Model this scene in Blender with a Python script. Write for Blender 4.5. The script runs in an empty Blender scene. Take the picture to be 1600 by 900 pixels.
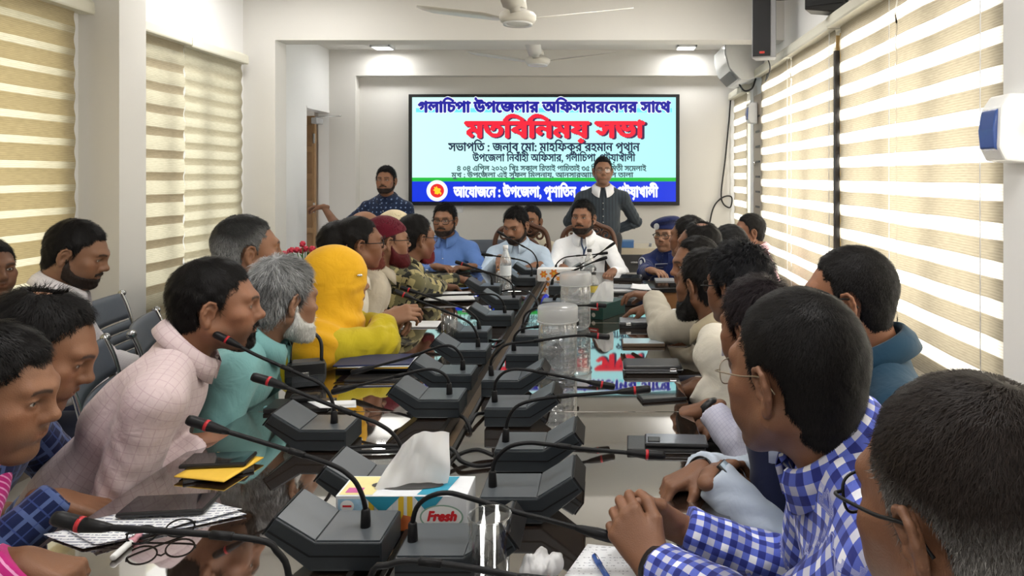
import bpy, bmesh, math, random
import numpy as np
from mathutils import Matrix, Vector, Euler
sc = bpy.context.scene
COL = sc.collection
random.seed(4)
PI = math.pi
# ------------------------------------------------------------------ camera: level, looking along +Y, with lens shift (the photo is a crop)
CAMZ = 1.47; FPX = 1100.0; VX, VY = 945.0, 275.0
cam = bpy.data.cameras.new('camera'); cam_o = bpy.data.objects.new('camera', cam); COL.objects.link(cam_o)
cam_o.location = (0, 0, CAMZ); cam_o.rotation_euler = (PI/2, 0, 0)
cam.sensor_width = 36.0; cam.lens = 36.0*FPX/1600.0; cam.shift_x = (800-VX)/1600.0; cam.shift_y = (VY-450)/1600.0; cam.clip_start = .05
sc.camera = cam_o
def P3(px, py, d): return ((px-VX)*d/FPX, d, CAMZ-(py-VY)*d/FPX)      # a pixel of the photo at a depth, as a point in the room
TABLE_Z = .75
def PT(px, py, z=TABLE_Z):                                             # a pixel on the table top, as a point
    d = (CAMZ-z)*FPX/(py-VY); return ((px-VX)*d/FPX, d, z)
# ------------------------------------------------------------------ light and exposure
sc.view_settings.view_transform = 'Standard'; sc.view_settings.look = 'None'; sc.view_settings.exposure = 0.22; sc.view_settings.gamma = 1.0; sc.view_settings.use_curve_mapping = False
WORLD = 1.7
LAMP_FRONT = 9.0; LAMP_MID = 6.5; LAMP_BACK = 4.0
DAY_RIGHT = 85.0; DAY_LEFT = 13.0
w = bpy.data.worlds.new('sky'); sc.world = w; w.use_nodes = True
bg = w.node_tree.nodes['Background']; bg.inputs[0].default_value = (1.0, .99, .97, 1); bg.inputs[1].default_value = WORLD
sc.cycles.max_bounces = 8; sc.cycles.diffuse_bounces = 4; sc.cycles.glossy_bounces = 4; sc.cycles.transmission_bounces = 8; sc.cycles.transparent_max_bounces = 16
sc.cycles.use_denoising = True; sc.cycles.sample_clamp_indirect = 6.0
sc.cycles.caustics_reflective = False; sc.cycles.caustics_refractive = False
def area(name, loc, rot, sx, sy, power, col=(1, .97, .92), parent=None):
    l = bpy.data.lights.new(name, 'AREA'); l.shape = 'RECTANGLE'; l.size = sx; l.size_y = sy; l.energy = power; l.color = col
    o = bpy.data.objects.new(name, l); COL.objects.link(o); o.location = loc; o.rotation_euler = rot
    if parent: o.parent = parent
    return o
# ------------------------------------------------------------------ materials
def mat(name, col, rough=.6, metal=0., spec=.5, noise=0., nscale=40., bump=0., bscale=200., coat=0., trans=0., ior=1.45, emit=None, estr=1., alpha=1., sheen=0.):
    m = bpy.data.materials.new(name); m.use_nodes = True; nt = m.node_tree; b = nt.nodes['Principled BSDF']
    b.inputs['Base Color'].default_value = (*col, 1); b.inputs['Roughness'].default_value = rough; b.inputs['Metallic'].default_value = metal
    b.inputs['Specular IOR Level'].default_value = spec; b.inputs['IOR'].default_value = ior; b.inputs['Transmission Weight'].default_value = trans
    b.inputs['Coat Weight'].default_value = coat; b.inputs['Alpha'].default_value = alpha; b.inputs['Sheen Weight'].default_value = sheen
    if emit: b.inputs['Emission Color'].default_value = (*emit, 1); b.inputs['Emission Strength'].default_value = estr
    tc = nt.nodes.new('ShaderNodeTexCoord')
    if noise:
        n = nt.nodes.new('ShaderNodeTexNoise'); n.inputs['Scale'].default_value = nscale; n.inputs['Detail'].default_value = 4
        r = nt.nodes.new('ShaderNodeMapRange'); r.inputs[3].default_value = 1-noise; r.inputs[4].default_value = 1+noise
        x = nt.nodes.new('ShaderNodeVectorMath'); x.operation = 'SCALE'; x.inputs[0].default_value = col
        nt.links.new(tc.outputs['Object'], n.inputs['Vector']); nt.links.new(n.outputs[0], r.inputs[0]); nt.links.new(r.outputs[0], x.inputs['Scale']); nt.links.new(x.outputs[0], b.inputs['Base Color'])
    if bump:
        n2 = nt.nodes.new('ShaderNodeTexNoise'); n2.inputs['Scale'].default_value = bscale; bp = nt.nodes.new('ShaderNodeBump'); bp.inputs['Strength'].default_value = bump; bp.inputs['Distance'].default_value = .002
        nt.links.new(tc.outputs['Object'], n2.inputs['Vector']); nt.links.new(n2.outputs[0], bp.inputs['Height']); nt.links.new(bp.outputs[0], b.inputs['Normal'])
    return m
def attr_mat(name, rough, spec, sss=0., bump=0., bscale=300.):
    m = mat(name, (.5, .5, .5), rough, spec=spec, bump=bump, bscale=bscale); nt = m.node_tree; b = nt.nodes['Principled BSDF']
    a = nt.nodes.new('ShaderNodeAttribute'); a.attribute_name = 'Col'; nt.links.new(a.outputs['Color'], b.inputs['Base Color'])
    if sss: b.inputs['Subsurface Weight'].default_value = sss; b.inputs['Subsurface Radius'].default_value = (.012, .005, .003); b.inputs['Subsurface Scale'].default_value = .6
    return m
SKIN = attr_mat('skin', .48, .42, bump=.25, bscale=420); HAIR = attr_mat('hair', .5, .14)
SHOE = mat('shoe leather', (.02, .017, .015), .35, noise=.1); BUTTON = mat('button', (.55, .53, .5), .4); SILVER = mat('silver', (.7, .7, .7), .25, 1., noise=.05)
GLASS_FRAME = mat('black spectacle frame', (.008, .008, .009), .4, spec=.25, noise=.05); GOLD_FRAME = mat('metal spectacle frame', (.32, .27, .2), .3, .9, noise=.05)
def glassy(name, tint=(1, 1, 1), mix=.12, rough=.02, frost=0.):
    """clear thin plastic or glass: see-through, reflecting more at grazing angles"""
    m = bpy.data.materials.new(name); m.use_nodes = True; nt = m.node_tree; nt.nodes.clear(); N = nt.nodes.new; lk = nt.links.new
    out = N('ShaderNodeOutputMaterial'); t = N('ShaderNodeBsdfTransparent'); t.inputs[0].default_value = (*tint, 1)
    g = N('ShaderNodeBsdfGlossy'); g.inputs['Roughness'].default_value = rough; lw = N('ShaderNodeLayerWeight'); lw.inputs[0].default_value = .5
    pw = N('ShaderNodeMath'); pw.operation = 'POWER'; pw.inputs[1].default_value = 3.2; lk(lw.outputs['Facing'], pw.inputs[0])
    mr = N('ShaderNodeMapRange'); mr.inputs[3].default_value = .03+mix*.12; mr.inputs[4].default_value = .8; lk(pw.outputs[0], mr.inputs[0])
    ns = N('ShaderNodeTexNoise'); ns.inputs['Scale'].default_value = 60; ad = N('ShaderNodeMath'); ad.operation = 'MULTIPLY_ADD'; ad.inputs[1].default_value = .03; lk(ns.outputs[0], ad.inputs[0]); lk(mr.outputs[0], ad.inputs[2])
    mx = N('ShaderNodeMixShader'); lk(ad.outputs[0], mx.inputs[0]); lk(t.outputs[0], mx.inputs[1]); lk(g.outputs[0], mx.inputs[2]); last = mx
    if frost:
        d = N('ShaderNodeBsdfDiffuse'); d.inputs[0].default_value = (.85, .86, .87, 1); tl = N('ShaderNodeBsdfTranslucent'); tl.inputs[0].default_value = (.85, .86, .87, 1)
        m2 = N('ShaderNodeMixShader'); m2.inputs[0].default_value = frost; m3 = N('ShaderNodeMixShader'); m3.inputs[0].default_value = .5
        lk(d.outputs[0], m3.inputs[1]); lk(tl.outputs[0], m3.inputs[2]); lk(mx.outputs[0], m2.inputs[1]); lk(m3.outputs[0], m2.inputs[2]); last = m2
    lk(last.outputs[0], out.inputs[0]); return m
LENS = glassy('spectacle lens')
def cloth(name, c1, c2=None, kind='plain', s=.02, c3=None, rough=.85, weave=.14, trunk=None):
    """shirt cloth laid out along the 'puv' coordinates of a garment (metres): plain, check, plaid, stripe, dots, patch"""
    m = mat(name, c1, rough, spec=.25, sheen=.15); nt = m.node_tree; b = nt.nodes['Principled BSDF']; N = nt.nodes.new; lk = nt.links.new
    a = N('ShaderNodeAttribute'); a.attribute_name = 'puv'; sep = N('ShaderNodeSeparateXYZ'); lk(a.outputs['Vector'], sep.inputs[0])
    def M(op, *ins):
        n = N('ShaderNodeMath'); n.operation = op
        for i, v in enumerate(ins):
            if isinstance(v, (int, float)): n.inputs[i].default_value = v
            else: lk(v, n.inputs[i])
        return n.outputs[0]
    def mixc(f, x, y):
        n = N('ShaderNodeMix'); n.data_type = 'RGBA'
        if isinstance(f, (int, float)): n.inputs[0].default_value = f
        else: lk(f, n.inputs[0])
        for i, v in ((6, x), (7, y)):
            if isinstance(v, tuple): n.inputs[i].default_value = (*v, 1)
            else: lk(v, n.inputs[i])
        return n.outputs[2]
    U, W = sep.outputs[0], sep.outputs[1]
    def band(x, period, width, ph=0.):   # 1 inside a stripe
        return M('LESS_THAN', M('FRACT', M('ADD', M('DIVIDE', x, period), ph+40.)), width)
    col = c1
    if kind == 'check':
        f = M('ADD', M('MULTIPLY', band(U, s, .5), .5), M('MULTIPLY', band(W, s, .5), .5)); col = mixc(M('GREATER_THAN', f, .25), c1, mixc(M('GREATER_THAN', f, .75), c2, c3 or tuple(.5*(p+q)*.6 for p, q in zip(c1, c2))))
    elif kind == 'gingham':
        hA = band(U, s, .5); hB = band(W, s, .5); dk = c3; f1 = mixc(hA, c1, c2); f2 = mixc(hA, c2, dk); col = mixc(hB, f1, f2)
        t1 = band(U, s*2, .25, .25); t2 = band(W, s*2, .25, .25); col = mixc(M('MULTIPLY', M('MULTIPLY', t1, .35), 1.), col, dk); col = mixc(M('MULTIPLY', t2, .35), col, dk)
    elif kind == 'plaid':
        f = M('MAXIMUM', band(U, s, .18), band(W, s, .18)); g = M('MAXIMUM', band(U, s, .06, .5), band(W, s, .06, .5)); col = mixc(M('MULTIPLY', f, .75), c1, c2); col = mixc(M('MULTIPLY', g, .8), col, c3 or c2)
    elif kind == 'grid':
        f = M('MAXIMUM', band(U, s, .10), band(W, s, .10)); col = mixc(M('MULTIPLY', f, .6), c1, c2)
    elif kind == 'stripe': col = mixc(band(U, s, .35), c1, c2)
    elif kind == 'hoop': col = mixc(band(W, s, .28), c1, c2)
    elif kind == 'dots':
        fx = M('SUBTRACT', M('FRACT', M('ADD', M('DIVIDE', U, s), 40.)), .5); fy = M('SUBTRACT', M('FRACT', M('ADD', M('DIVIDE', W, s), 40.)), .5)
        col = mixc(M('LESS_THAN', M('ADD', M('ABSOLUTE', fx), M('ABSOLUTE', fy)), .2), c1, c2)
    elif kind == 'patch':
        vm = N('ShaderNodeVectorMath'); vm.operation = 'SCALE'; vm.inputs['Scale'].default_value = 1/s; lk(a.outputs['Vector'], vm.inputs[0])
        vo = N('ShaderNodeTexVoronoi'); vo.distance = 'CHEBYCHEV'; vo.inputs['Scale'].default_value = 1.; vo.inputs['Randomness'].default_value = .55; lk(vm.outputs[0], vo.inputs['Vector'])
        sp2 = N('ShaderNodeSeparateXYZ'); lk(vo.outputs['Color'], sp2.inputs[0])
        col = mixc(M('GREATER_THAN', sp2.outputs[0], .42), c1, mixc(M('GREATER_THAN', sp2.outputs[1], .5), c2, c3))
    if trunk: col = mixc(M('GREATER_THAN', sep.outputs[2], .5), trunk, col)
    n = N('ShaderNodeTexNoise'); n.inputs['Scale'].default_value = 9; n.inputs['Detail'].default_value = 5; tc = N('ShaderNodeTexCoord'); lk(tc.outputs['Object'], n.inputs['Vector'])
    r = N('ShaderNodeMapRange'); r.inputs[3].default_value = .88; r.inputs[4].default_value = 1.12; lk(n.outputs[0], r.inputs[0])
    x = N('ShaderNodeVectorMath'); x.operation = 'SCALE'; lk(r.outputs[0], x.inputs['Scale'])
    if isinstance(col, tuple): x.inputs[0].default_value = col
    else: lk(col, x.inputs[0])
    lk(x.outputs[0], b.inputs['Base Color'])
    n2 = N('ShaderNodeTexNoise'); n2.inputs['Scale'].default_value = 15; n2.inputs['Detail'].default_value = 3.5; n2.inputs['Distortion'].default_value = .5; lk(tc.outputs['Object'], n2.inputs['Vector'])
    bp = N('ShaderNodeBump'); bp.inputs['Strength'].default_value = min(1., weave*1.2); bp.inputs['Distance'].default_value = .03; lk(n2.outputs[0], bp.inputs['Height']); lk(bp.outputs[0], b.inputs['Normal'])
    return m
TROUSERS = [mat('trouser cloth '+n, c, .9, noise=.12, nscale=30, sheen=.1) for n, c in (('charcoal', (.03, .03, .033)), ('navy', (.018, .022, .045)), ('brown', (.06, .045, .035)), ('grey', (.09, .09, .095)))]
PSEED = 0; PEOPLE = []
# ------------------------------------------------------------------ people: signed-distance sculpting
f32 = np.float32
def V(*a): return np.array(a, dtype=np.float64)
def nrm(v):
    v = np.asarray(v, float); return v/(np.linalg.norm(v)+1e-9)
class Field:
    """a dense distance field on a box; primitives are blended in with a smooth minimum"""
    def __init__(s, lo, hi, h):
        s.h = h; s.lo = np.array(lo, float); n = np.ceil((np.array(hi)-s.lo)/h).astype(int)+1
        s.n = n; s.ax = [(s.lo[i]+h*np.arange(n[i])).astype(f32) for i in range(3)]
        s.d = np.full(n, 0.2, f32)
    def sl(s, lo, hi):
        r = []
        for i in range(3):
            a = int(max(0, math.floor((lo[i]-s.lo[i])/s.h))); b = int(min(s.n[i], math.ceil((hi[i]-s.lo[i])/s.h)+1))
            if b <= a: return None
            r.append(slice(a, b))
        return tuple(r)
    def xyz(s, r):
        return s.ax[0][r[0]][:, None, None], s.ax[1][r[1]][None, :, None], s.ax[2][r[2]][None, None, :]
    def put(s, r, e, k, mode='u'):
        d = s.d[r]
        if mode == 'u':
            if k > 0:
                q = np.maximum(k-np.abs(d-e), 0)/k
                s.d[r] = np.minimum(d, e)-q*q*k*0.25
            else: s.d[r] = np.minimum(d, e)
        elif mode == 's':
            e = -e
            q = np.maximum(k-np.abs(d-e), 0)/max(k, 1e-6)
            s.d[r] = np.maximum(d, e)+q*q*k*0.25
    def cone(s, a, b, r1, r2, k=0.01, mode='u', cut=None, flat=None):
        a = np.asarray(a, float); b = np.asarray(b, float); R = max(r1, r2)+max(k, .004)+.008
        r = s.sl(np.minimum(a, b)-R, np.maximum(a, b)+R)
        if r is None: return
        X, Y, Z = s.xyz(r); ba = b-a; L2 = float(ba@ba)+1e-12
        t0 = ((X-a[0])*ba[0]+(Y-a[1])*ba[1]+(Z-a[2])*ba[2])/L2
        t = np.clip(t0, 0, 1)
        dx = X-a[0]-t*ba[0]; dy = Y-a[1]-t*ba[1]; dz = Z-a[2]-t*ba[2]
        if flat is not None:
            n, sc = flat; q = dx*n[0]+dy*n[1]+dz*n[2]; f = 1.0/sc-1.0
            dx = dx+q*n[0]*f; dy = dy+q*n[1]*f; dz = dz+q*n[2]*f
        e = np.sqrt(dx*dx+dy*dy+dz*dz)-(r1+(r2-r1)*t)
        if cut: 
            L = math.sqrt(L2)
            if cut in ('b', 'ab'): e = np.maximum(e, (t0-1)*L)
            if cut in ('a', 'ab'): e = np.maximum(e, -t0*L)
        s.put(r, e.astype(f32), k, mode)
    def ell(s, c, rad, k=0.01, M=None, mode='u'):
        c = np.asarray(c, float); rad = np.asarray(rad, float); R = (rad if M is None else np.full(3, rad.max()))+max(k, .004)+.008
        r = s.sl(c-R, c+R)
        if r is None: return
        X, Y, Z = s.xyz(r); X = X-c[0]; Y = Y-c[1]; Z = Z-c[2]
        if M is not None: X, Y, Z = (X*M[0][i]+Y*M[1][i]+Z*M[2][i] for i in range(3))
        k0 = np.sqrt((X/rad[0])**2+(Y/rad[1])**2+(Z/rad[2])**2); k1 = np.sqrt((X/rad[0]**2)**2+(Y/rad[1]**2)**2+(Z/rad[2]**2)**2)+1e-6
        s.put(r, (k0*(k0-1)/k1).astype(f32), k, mode)
    def mesh(s, d=None): return surfnet(s.d if d is None else d, s.lo, s.h)

def surfnet(d, lo, h):
    s = d < 0
    c = np.zeros(tuple(np.array(d.shape)-1), np.uint8)
    for i in (0, 1):
        for j in (0, 1):
            for k in (0, 1): c += s[i:d.shape[0]-1+i, j:d.shape[1]-1+j, k:d.shape[2]-1+k]
    act = np.argwhere((c > 0) & (c < 8))
    if len(act) == 0: return np.zeros((0, 3)), np.zeros((0, 4), int)
    idx = np.full(c.shape, -1, np.int32); idx[tuple(act.T)] = np.arange(len(act))
    P = np.zeros((len(act), 3)); N = np.zeros(len(act))
    for a in range(3):
        b, e = [x for x in range(3) if x != a]
        for i in (0, 1):
            for j in (0, 1):
                p0 = act.copy(); p0[:, b] += i; p0[:, e] += j; p1 = p0.copy(); p1[:, a] += 1
                v0 = d[tuple(p0.T)]; v1 = d[tuple(p1.T)]; m = (v0 < 0) != (v1 < 0)
                t = np.where(m, v0/np.where(m, v0-v1, 1), 0)
                q = p0.astype(float); q[:, a] += t
                P[m] += q[m]; N[m] += 1
    P = P/N[:, None]*h+lo
    F = []
    for a in range(3):
        b, e = [(1, 2), (2, 0), (0, 1)][a]
        s0 = np.take(s, range(d.shape[a]-1), a); s1 = np.take(s, range(1, d.shape[a]), a)
        ed = np.argwhere(s0 != s1); ed = ed[(ed[:, b] > 0) & (ed[:, e] > 0) & (ed[:, b] < d.shape[b]-1) & (ed[:, e] < d.shape[e]-1)]
        if not len(ed): continue
        ins = s0[tuple(ed.T)]
        def cell(i, j):
            q = ed.copy(); q[:, b] -= i; q[:, e] -= j; return idx[tuple(q.T)]
        f = np.stack([cell(1, 1), cell(0, 1), cell(0, 0), cell(1, 0)], 1)
        f[~ins] = f[~ins][:, ::-1]
        F.append(f)
    F = np.concatenate(F); F = F[(F >= 0).all(1)]
    return P, F

def vnormals(P, F):
    n = np.cross(P[F[:, 2]]-P[F[:, 0]], P[F[:, 3]]-P[F[:, 1]]); N = np.zeros_like(P)
    for i in range(4): np.add.at(N, F[:, i], n)
    return N/(np.linalg.norm(N, axis=1)[:, None]+1e-9)

def wob(P, seed, freq, n=5):
    """cheap smooth noise: a sum of sines in random directions"""
    rg = np.random.RandomState(seed); o = np.zeros(len(P))
    for i in range(n):
        w = rg.normal(size=3); w = w/np.linalg.norm(w)*freq*rg.uniform(.6, 1.5); o += np.sin(P@w+rg.uniform(0, 7))
    return o/n

def mesh_np(name, P, F, mat, parent=None, col=None, vec=None, smooth=True, mats=None, mi=None, tri=None):
    me = bpy.data.meshes.new(name); P = np.asarray(P, f32); F = np.asarray(F, np.int32); nf = len(F)
    nt = 0 if tri is None else len(tri)
    me.vertices.add(len(P)); me.vertices.foreach_set('co', P.ravel())
    k = F.shape[1] if nf else 4
    loops = F.ravel() if nt == 0 else np.concatenate([F.ravel(), np.asarray(tri, np.int32).ravel()])
    me.loops.add(len(loops)); me.loops.foreach_set('vertex_index', loops)
    me.polygons.add(nf+nt)
    st = np.arange(nf)*k
    if nt: st = np.concatenate([st, nf*k+np.arange(nt)*3])
    me.polygons.foreach_set('loop_start', st.astype(np.int32))
    if smooth: me.polygons.foreach_set('use_smooth', np.ones(nf+nt, bool))
    if mi is not None: me.polygons.foreach_set('material_index', np.asarray(mi, np.int32))
    for m in (mats or [mat]): me.materials.append(m)
    if col is not None:
        a = me.attributes.new('Col', 'FLOAT_COLOR', 'POINT'); c = np.ones((len(P), 4), f32); c[:, :3] = col; a.data.foreach_set('color', c.ravel())
    if vec is not None:
        a = me.attributes.new('puv', 'FLOAT_VECTOR', 'POINT'); a.data.foreach_set('vector', np.asarray(vec, f32).ravel())
    me.update(calc_edges=True); me.validate()
    o = bpy.data.objects.new(name, me); COL.objects.link(o)
    if parent: o.parent = parent
    return o

def rot_head(yaw, pitch, roll):
    """columns: head right, forward, up. yaw 0 looks along +Y, positive turns left; pitch positive looks up"""
    return np.array((Matrix.Rotation(math.radians(yaw), 3, 'Z') @ Matrix.Rotation(math.radians(pitch), 3, 'X') @ Matrix.Rotation(math.radians(roll), 3, 'Y')))

# hairline: for every y (front +) the height above which hair grows
HAIRLINES = {
    'short': ([-.12, -.085, -.06, -.02, -.004, .012, .03, .05, .068, .10], [-.085, -.085, -.08, -.058, .0, -.014, .045, .070, .087, .090]),
    'receding': ([-.12, -.085, -.06, -.02, -.004, .012, .03, .045, .062, .10], [-.08, -.08, -.075, -.05, .0, -.012, .06, .085, .104, .12]),
}
def head_field(sp, h, neckvec):
    w = sp.get('wide', 1.0); fat = sp.get('fat', 0.0)
    lo = np.array([-.115, -.15, -.16]); hi = np.array([.115, .15, .15])
    nb = neckvec; lo = np.minimum(lo, nb-.08); hi = np.maximum(hi, nb+.08)
    F = Field(lo, hi, h)
    F.ell((0, -.018, .038), (.0735*w, .095, .083), 0)
    F.ell((0, .022, .012), (.064*w, .073, .078), .02)
    F.ell((0, .034, -.038), ((.054+fat*.4)*w, .056, .066), .02)
    for sx in (-1, 1):
        F.cone((sx*.056*w, -.005, -.045), (sx*.018, .066, -.092), .02+fat, .019, .03)
        F.ell((sx*.044*w, .058, -.012), (.024+fat*.5, .024, .02), .02)
        F.ell((sx*.038, .066, -.045), (.02+fat, .02, .026), .02)
    F.ell((0, .078, -.092), (.021, .017, .016), .018)
    F.cone((-.040, .074, .034), (-.010, .087, .031), .0105, .011, .018)
    F.cone((.040, .074, .034), (.010, .087, .031), .0105, .011, .018)
    for sx in (-1, 1): F.ell((sx*.031, .098, .010), (.021, .017, .0125), .014, mode='s')
    for sx in (-1, 1): F.ell((sx*.031, .0735, .0105), (.0165, .0165, .0135), .005)
    # nose
    F.cone((0, .083, .026), (0, .105, -.016), .0085, .0115, .014)
    F.ell((0, .108, -.018), (.0125, .0115, .0105), .008)
    for sx in (-1, 1): F.ell((sx*.0125, .097, -.0225), (.0085, .011, .0085), .007)
    # mouth
    F.ell((0, .079, -.05), (.033, .02, .022), .018)
    for sx in (-1, 1): F.cone((0, .0985, -.0465), (sx*.023, .086, -.0505), .0052, .003, .005)
    F.cone((-.016, .0915, -.0585), (.016, .0915, -.0585), .0062, .0062, .006)
    for sx in (-1, 1): F.cone((0, .103, -.0525), (sx*.024, .0885, -.0525), .0016, .0016, .003, mode='s')
    # eyelid slits
    op = sp.get('eye', .0046)
    if op > 0:
        for sx in (-1, 1): F.ell((sx*.031, .092, .0098), (.0145, .016, op), .0015, mode='s')
    # ears
    for sx in (-1, 1):
        M = np.array(Matrix.Rotation(sx*.42, 3, 'Z') @ Matrix.Rotation(-.2, 3, 'X'))
        c = np.array((sx*.0745*w, -.012, -.004)); E_ = lambda x, y, z: c+M@V(sx*x, y, z)
        F.ell(E_(.003, -.003, 0), (.0055, .0175, .030), .006, M)
        arc = [(.007, .010, .006), (.009, .013, .018), (.010, .006, .030), (.010, -.008, .031), (.010, -.018, .021), (.009, -.020, .006), (.007, -.015, -.010), (.006, -.005, -.022)]
        for p, q in zip(arc[:-1], arc[1:]): F.cone(E_(*p), E_(*q), .0040, .0040, .003)
        for p, q in (((.007, -.010, .014), (.0085, -.011, .002)), ((.0085, -.011, .002), (.006, -.004, -.013))): F.cone(E_(*p), E_(*q), .0035, .0035, .003)
        F.ell(E_(.0095, .000, -.001), (.0075, .0075, .0125), .003, M, 's')
        F.ell(E_(.004, .003, -.026), (.0065, .0085, .0095), .006, M)
        F.ell(E_(.007, .0115, -.004), (.004, .004, .007), .004, M)
    # neck
    F.cone((0, -.024, -.045), nb, .052+fat, .058+fat, .03)
    F.cone((0, -.05, -.04), nb+V(0, -.02, 0), .042, .05, .02)
    return F
def hair_field(sp, F):
    """hair shell above the skull; the region above the hairline only, thinning out towards its edge"""
    w = sp.get('wide', 1.0); t = sp.get('hair_t', .012); ts = t*sp.get('side', .45); kind = sp.get('hairline', 'short')
    lo = np.array([-.125, -.15, -.12]); hi = np.array([.125, .135, .165])
    H = Field(lo, hi, F.h)
    H.ell((0, -.018, .038), (.0735*w+ts, .095+ts*1.2, .083+t*sp.get('top', 1.15)), 0)
    H.ell((0, .022, .012), (.064*w+ts, .073+t*.7, .078+t), .02)
    H.cone((0, -.045, -.02), (0, -.045, -.07), .056*w+ts*.6, .0505, .02)
    X, Y, Z = H.xyz((slice(None),)*3)
    ys, zs = HAIRLINES[kind]; g = np.interp(Y, ys, zs)+np.interp(np.abs(X), [0, .025, .042, .058, .07], [-.003, 0, .007, -.012, -.03])*np.clip((Y-.03)/.02, 0, 1)
    g = g+sp.get('line', 0.)
    reg = (g-Z)*.8
    # leave the ears free
    ear = np.sqrt(((Y+.012)/.026)**2+((Z+.004)/.038)**2)-1
    reg = np.maximum(reg, np.where(np.abs(X) > .058, -ear*.03, -1))
    nz = .0016*np.sin(X*150+3*np.sin(Z*60))*np.sin(Y*130+sp['seed'])*sp.get('messy', 1.)
    fade = .75*t*(1-np.clip((Z-g)/.030, 0, 1))
    d = np.maximum(H.d+nz+fade, reg)
    if sp.get('bald'):
        bx, by, bz, br = sp['bald']
        d = np.maximum(d, br-np.sqrt((X-bx)**2+(Y-by)**2+((Z-bz)*.8)**2))
    return H, d.astype(f32)
def beard_field(sp, F):
    """a beard hugging the jaw: the face itself, swollen inside the bearded region, plus a longer chin when it is long"""
    L = sp.get('beard', .006); B = Field(F.lo, F.lo+F.h*(F.n-1), F.h); B.d = F.d.copy(); fat = sp.get('fat', 0)
    if L > .008:
        e = L-.006
        B.ell((0, .070, -.100-e*.9), (.030+e*.6, .026+e*.5, .022+e*1.3), .025)
        if not sp.get('goatee'):
            for sx in (-1, 1): B.cone((sx*.052, .016, -.062), (sx*.018, .064, -.098-e*.5), .018+e*.5, .022+e*.6, .025)
    X, Y, Z = B.xyz((slice(None),)*3); ax = np.abs(X)
    line = np.interp(Y, [-.02, .0, .02, .04, .06, .075, .10], [.005, -.004, -.040, -.056, -.059, -.059, -.060])
    m = np.minimum(line-Z, Y+.002); m = np.minimum(m, Z+.104+max(0, L-.008)*3.5-.10*np.clip(.05-Y, 0, .05)*4)
    m = np.minimum(m, np.where(ax < .05, 1, 1.))
    if sp.get('goatee'): m = np.minimum(m, .034-ax); m = np.minimum(m, Y-.03)
    mou = np.minimum(np.minimum(.033-ax, np.minimum(Z+.0470+ax*.22, -.0345-Z-ax*.20)), Y-.06)
    m = np.maximum(m, np.where(sp.get('moustache', True), mou*1.6, -1))
    lips = np.sqrt((X/.027)**2+((Z+.0545)/.0085)**2)-1
    m = np.minimum(m, np.where(Y > .06, lips*.012, 1))
    sw = min(L, .007)*np.clip(m/.010, 0, 1)
    d = np.maximum(B.d-sw-.0006+.0010*np.sin(X*260)*np.sin(Z*230+Y*90), -m)
    return B, d.astype(f32)

def strands(P, F, n, length, seed, lift=.35, width=.0007, flow=None):
    """tapered blades of hair growing from a surface (a mesh of quads) -> verts, tris"""
    rg = np.random.RandomState(seed); N = vnormals(P, F)
    ar = np.linalg.norm(np.cross(P[F[:, 2]]-P[F[:, 0]], P[F[:, 3]]-P[F[:, 1]]), axis=1); f = rg.choice(len(F), n, p=ar/ar.sum())
    u = rg.rand(n, 1); v = rg.rand(n, 1); q = F[f]
    B = (P[q[:, 0]]*(1-u)+P[q[:, 1]]*u)*(1-v)+(P[q[:, 3]]*(1-u)+P[q[:, 2]]*u)*v
    nn = N[q[:, 0]]
    fl = flow(B)+rg.normal(size=(n, 3))*.25
    fl -= nn*(fl*nn).sum(1)[:, None]; fl /= np.linalg.norm(fl, axis=1)[:, None]+1e-9
    s = np.cross(fl, nn); s /= np.linalg.norm(s, axis=1)[:, None]+1e-9
    L = length*rg.uniform(.6, 1.2, (n, 1)); w = width*rg.uniform(.7, 1.3, (n, 1))
    a = B-nn*.001; m = B+fl*L*.5+nn*L*lift*.42; e = B+fl*L*.95+nn*L*lift*.25
    Vv = np.stack([a-s*w, a+s*w, m+s*w*.8, m-s*w*.8, e], 1).reshape(-1, 3)
    i = np.arange(n)*5
    return Vv, np.stack([i, i+1, i+2, i+3], 1), np.stack([i+3, i+2, i+4], 1), n

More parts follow.
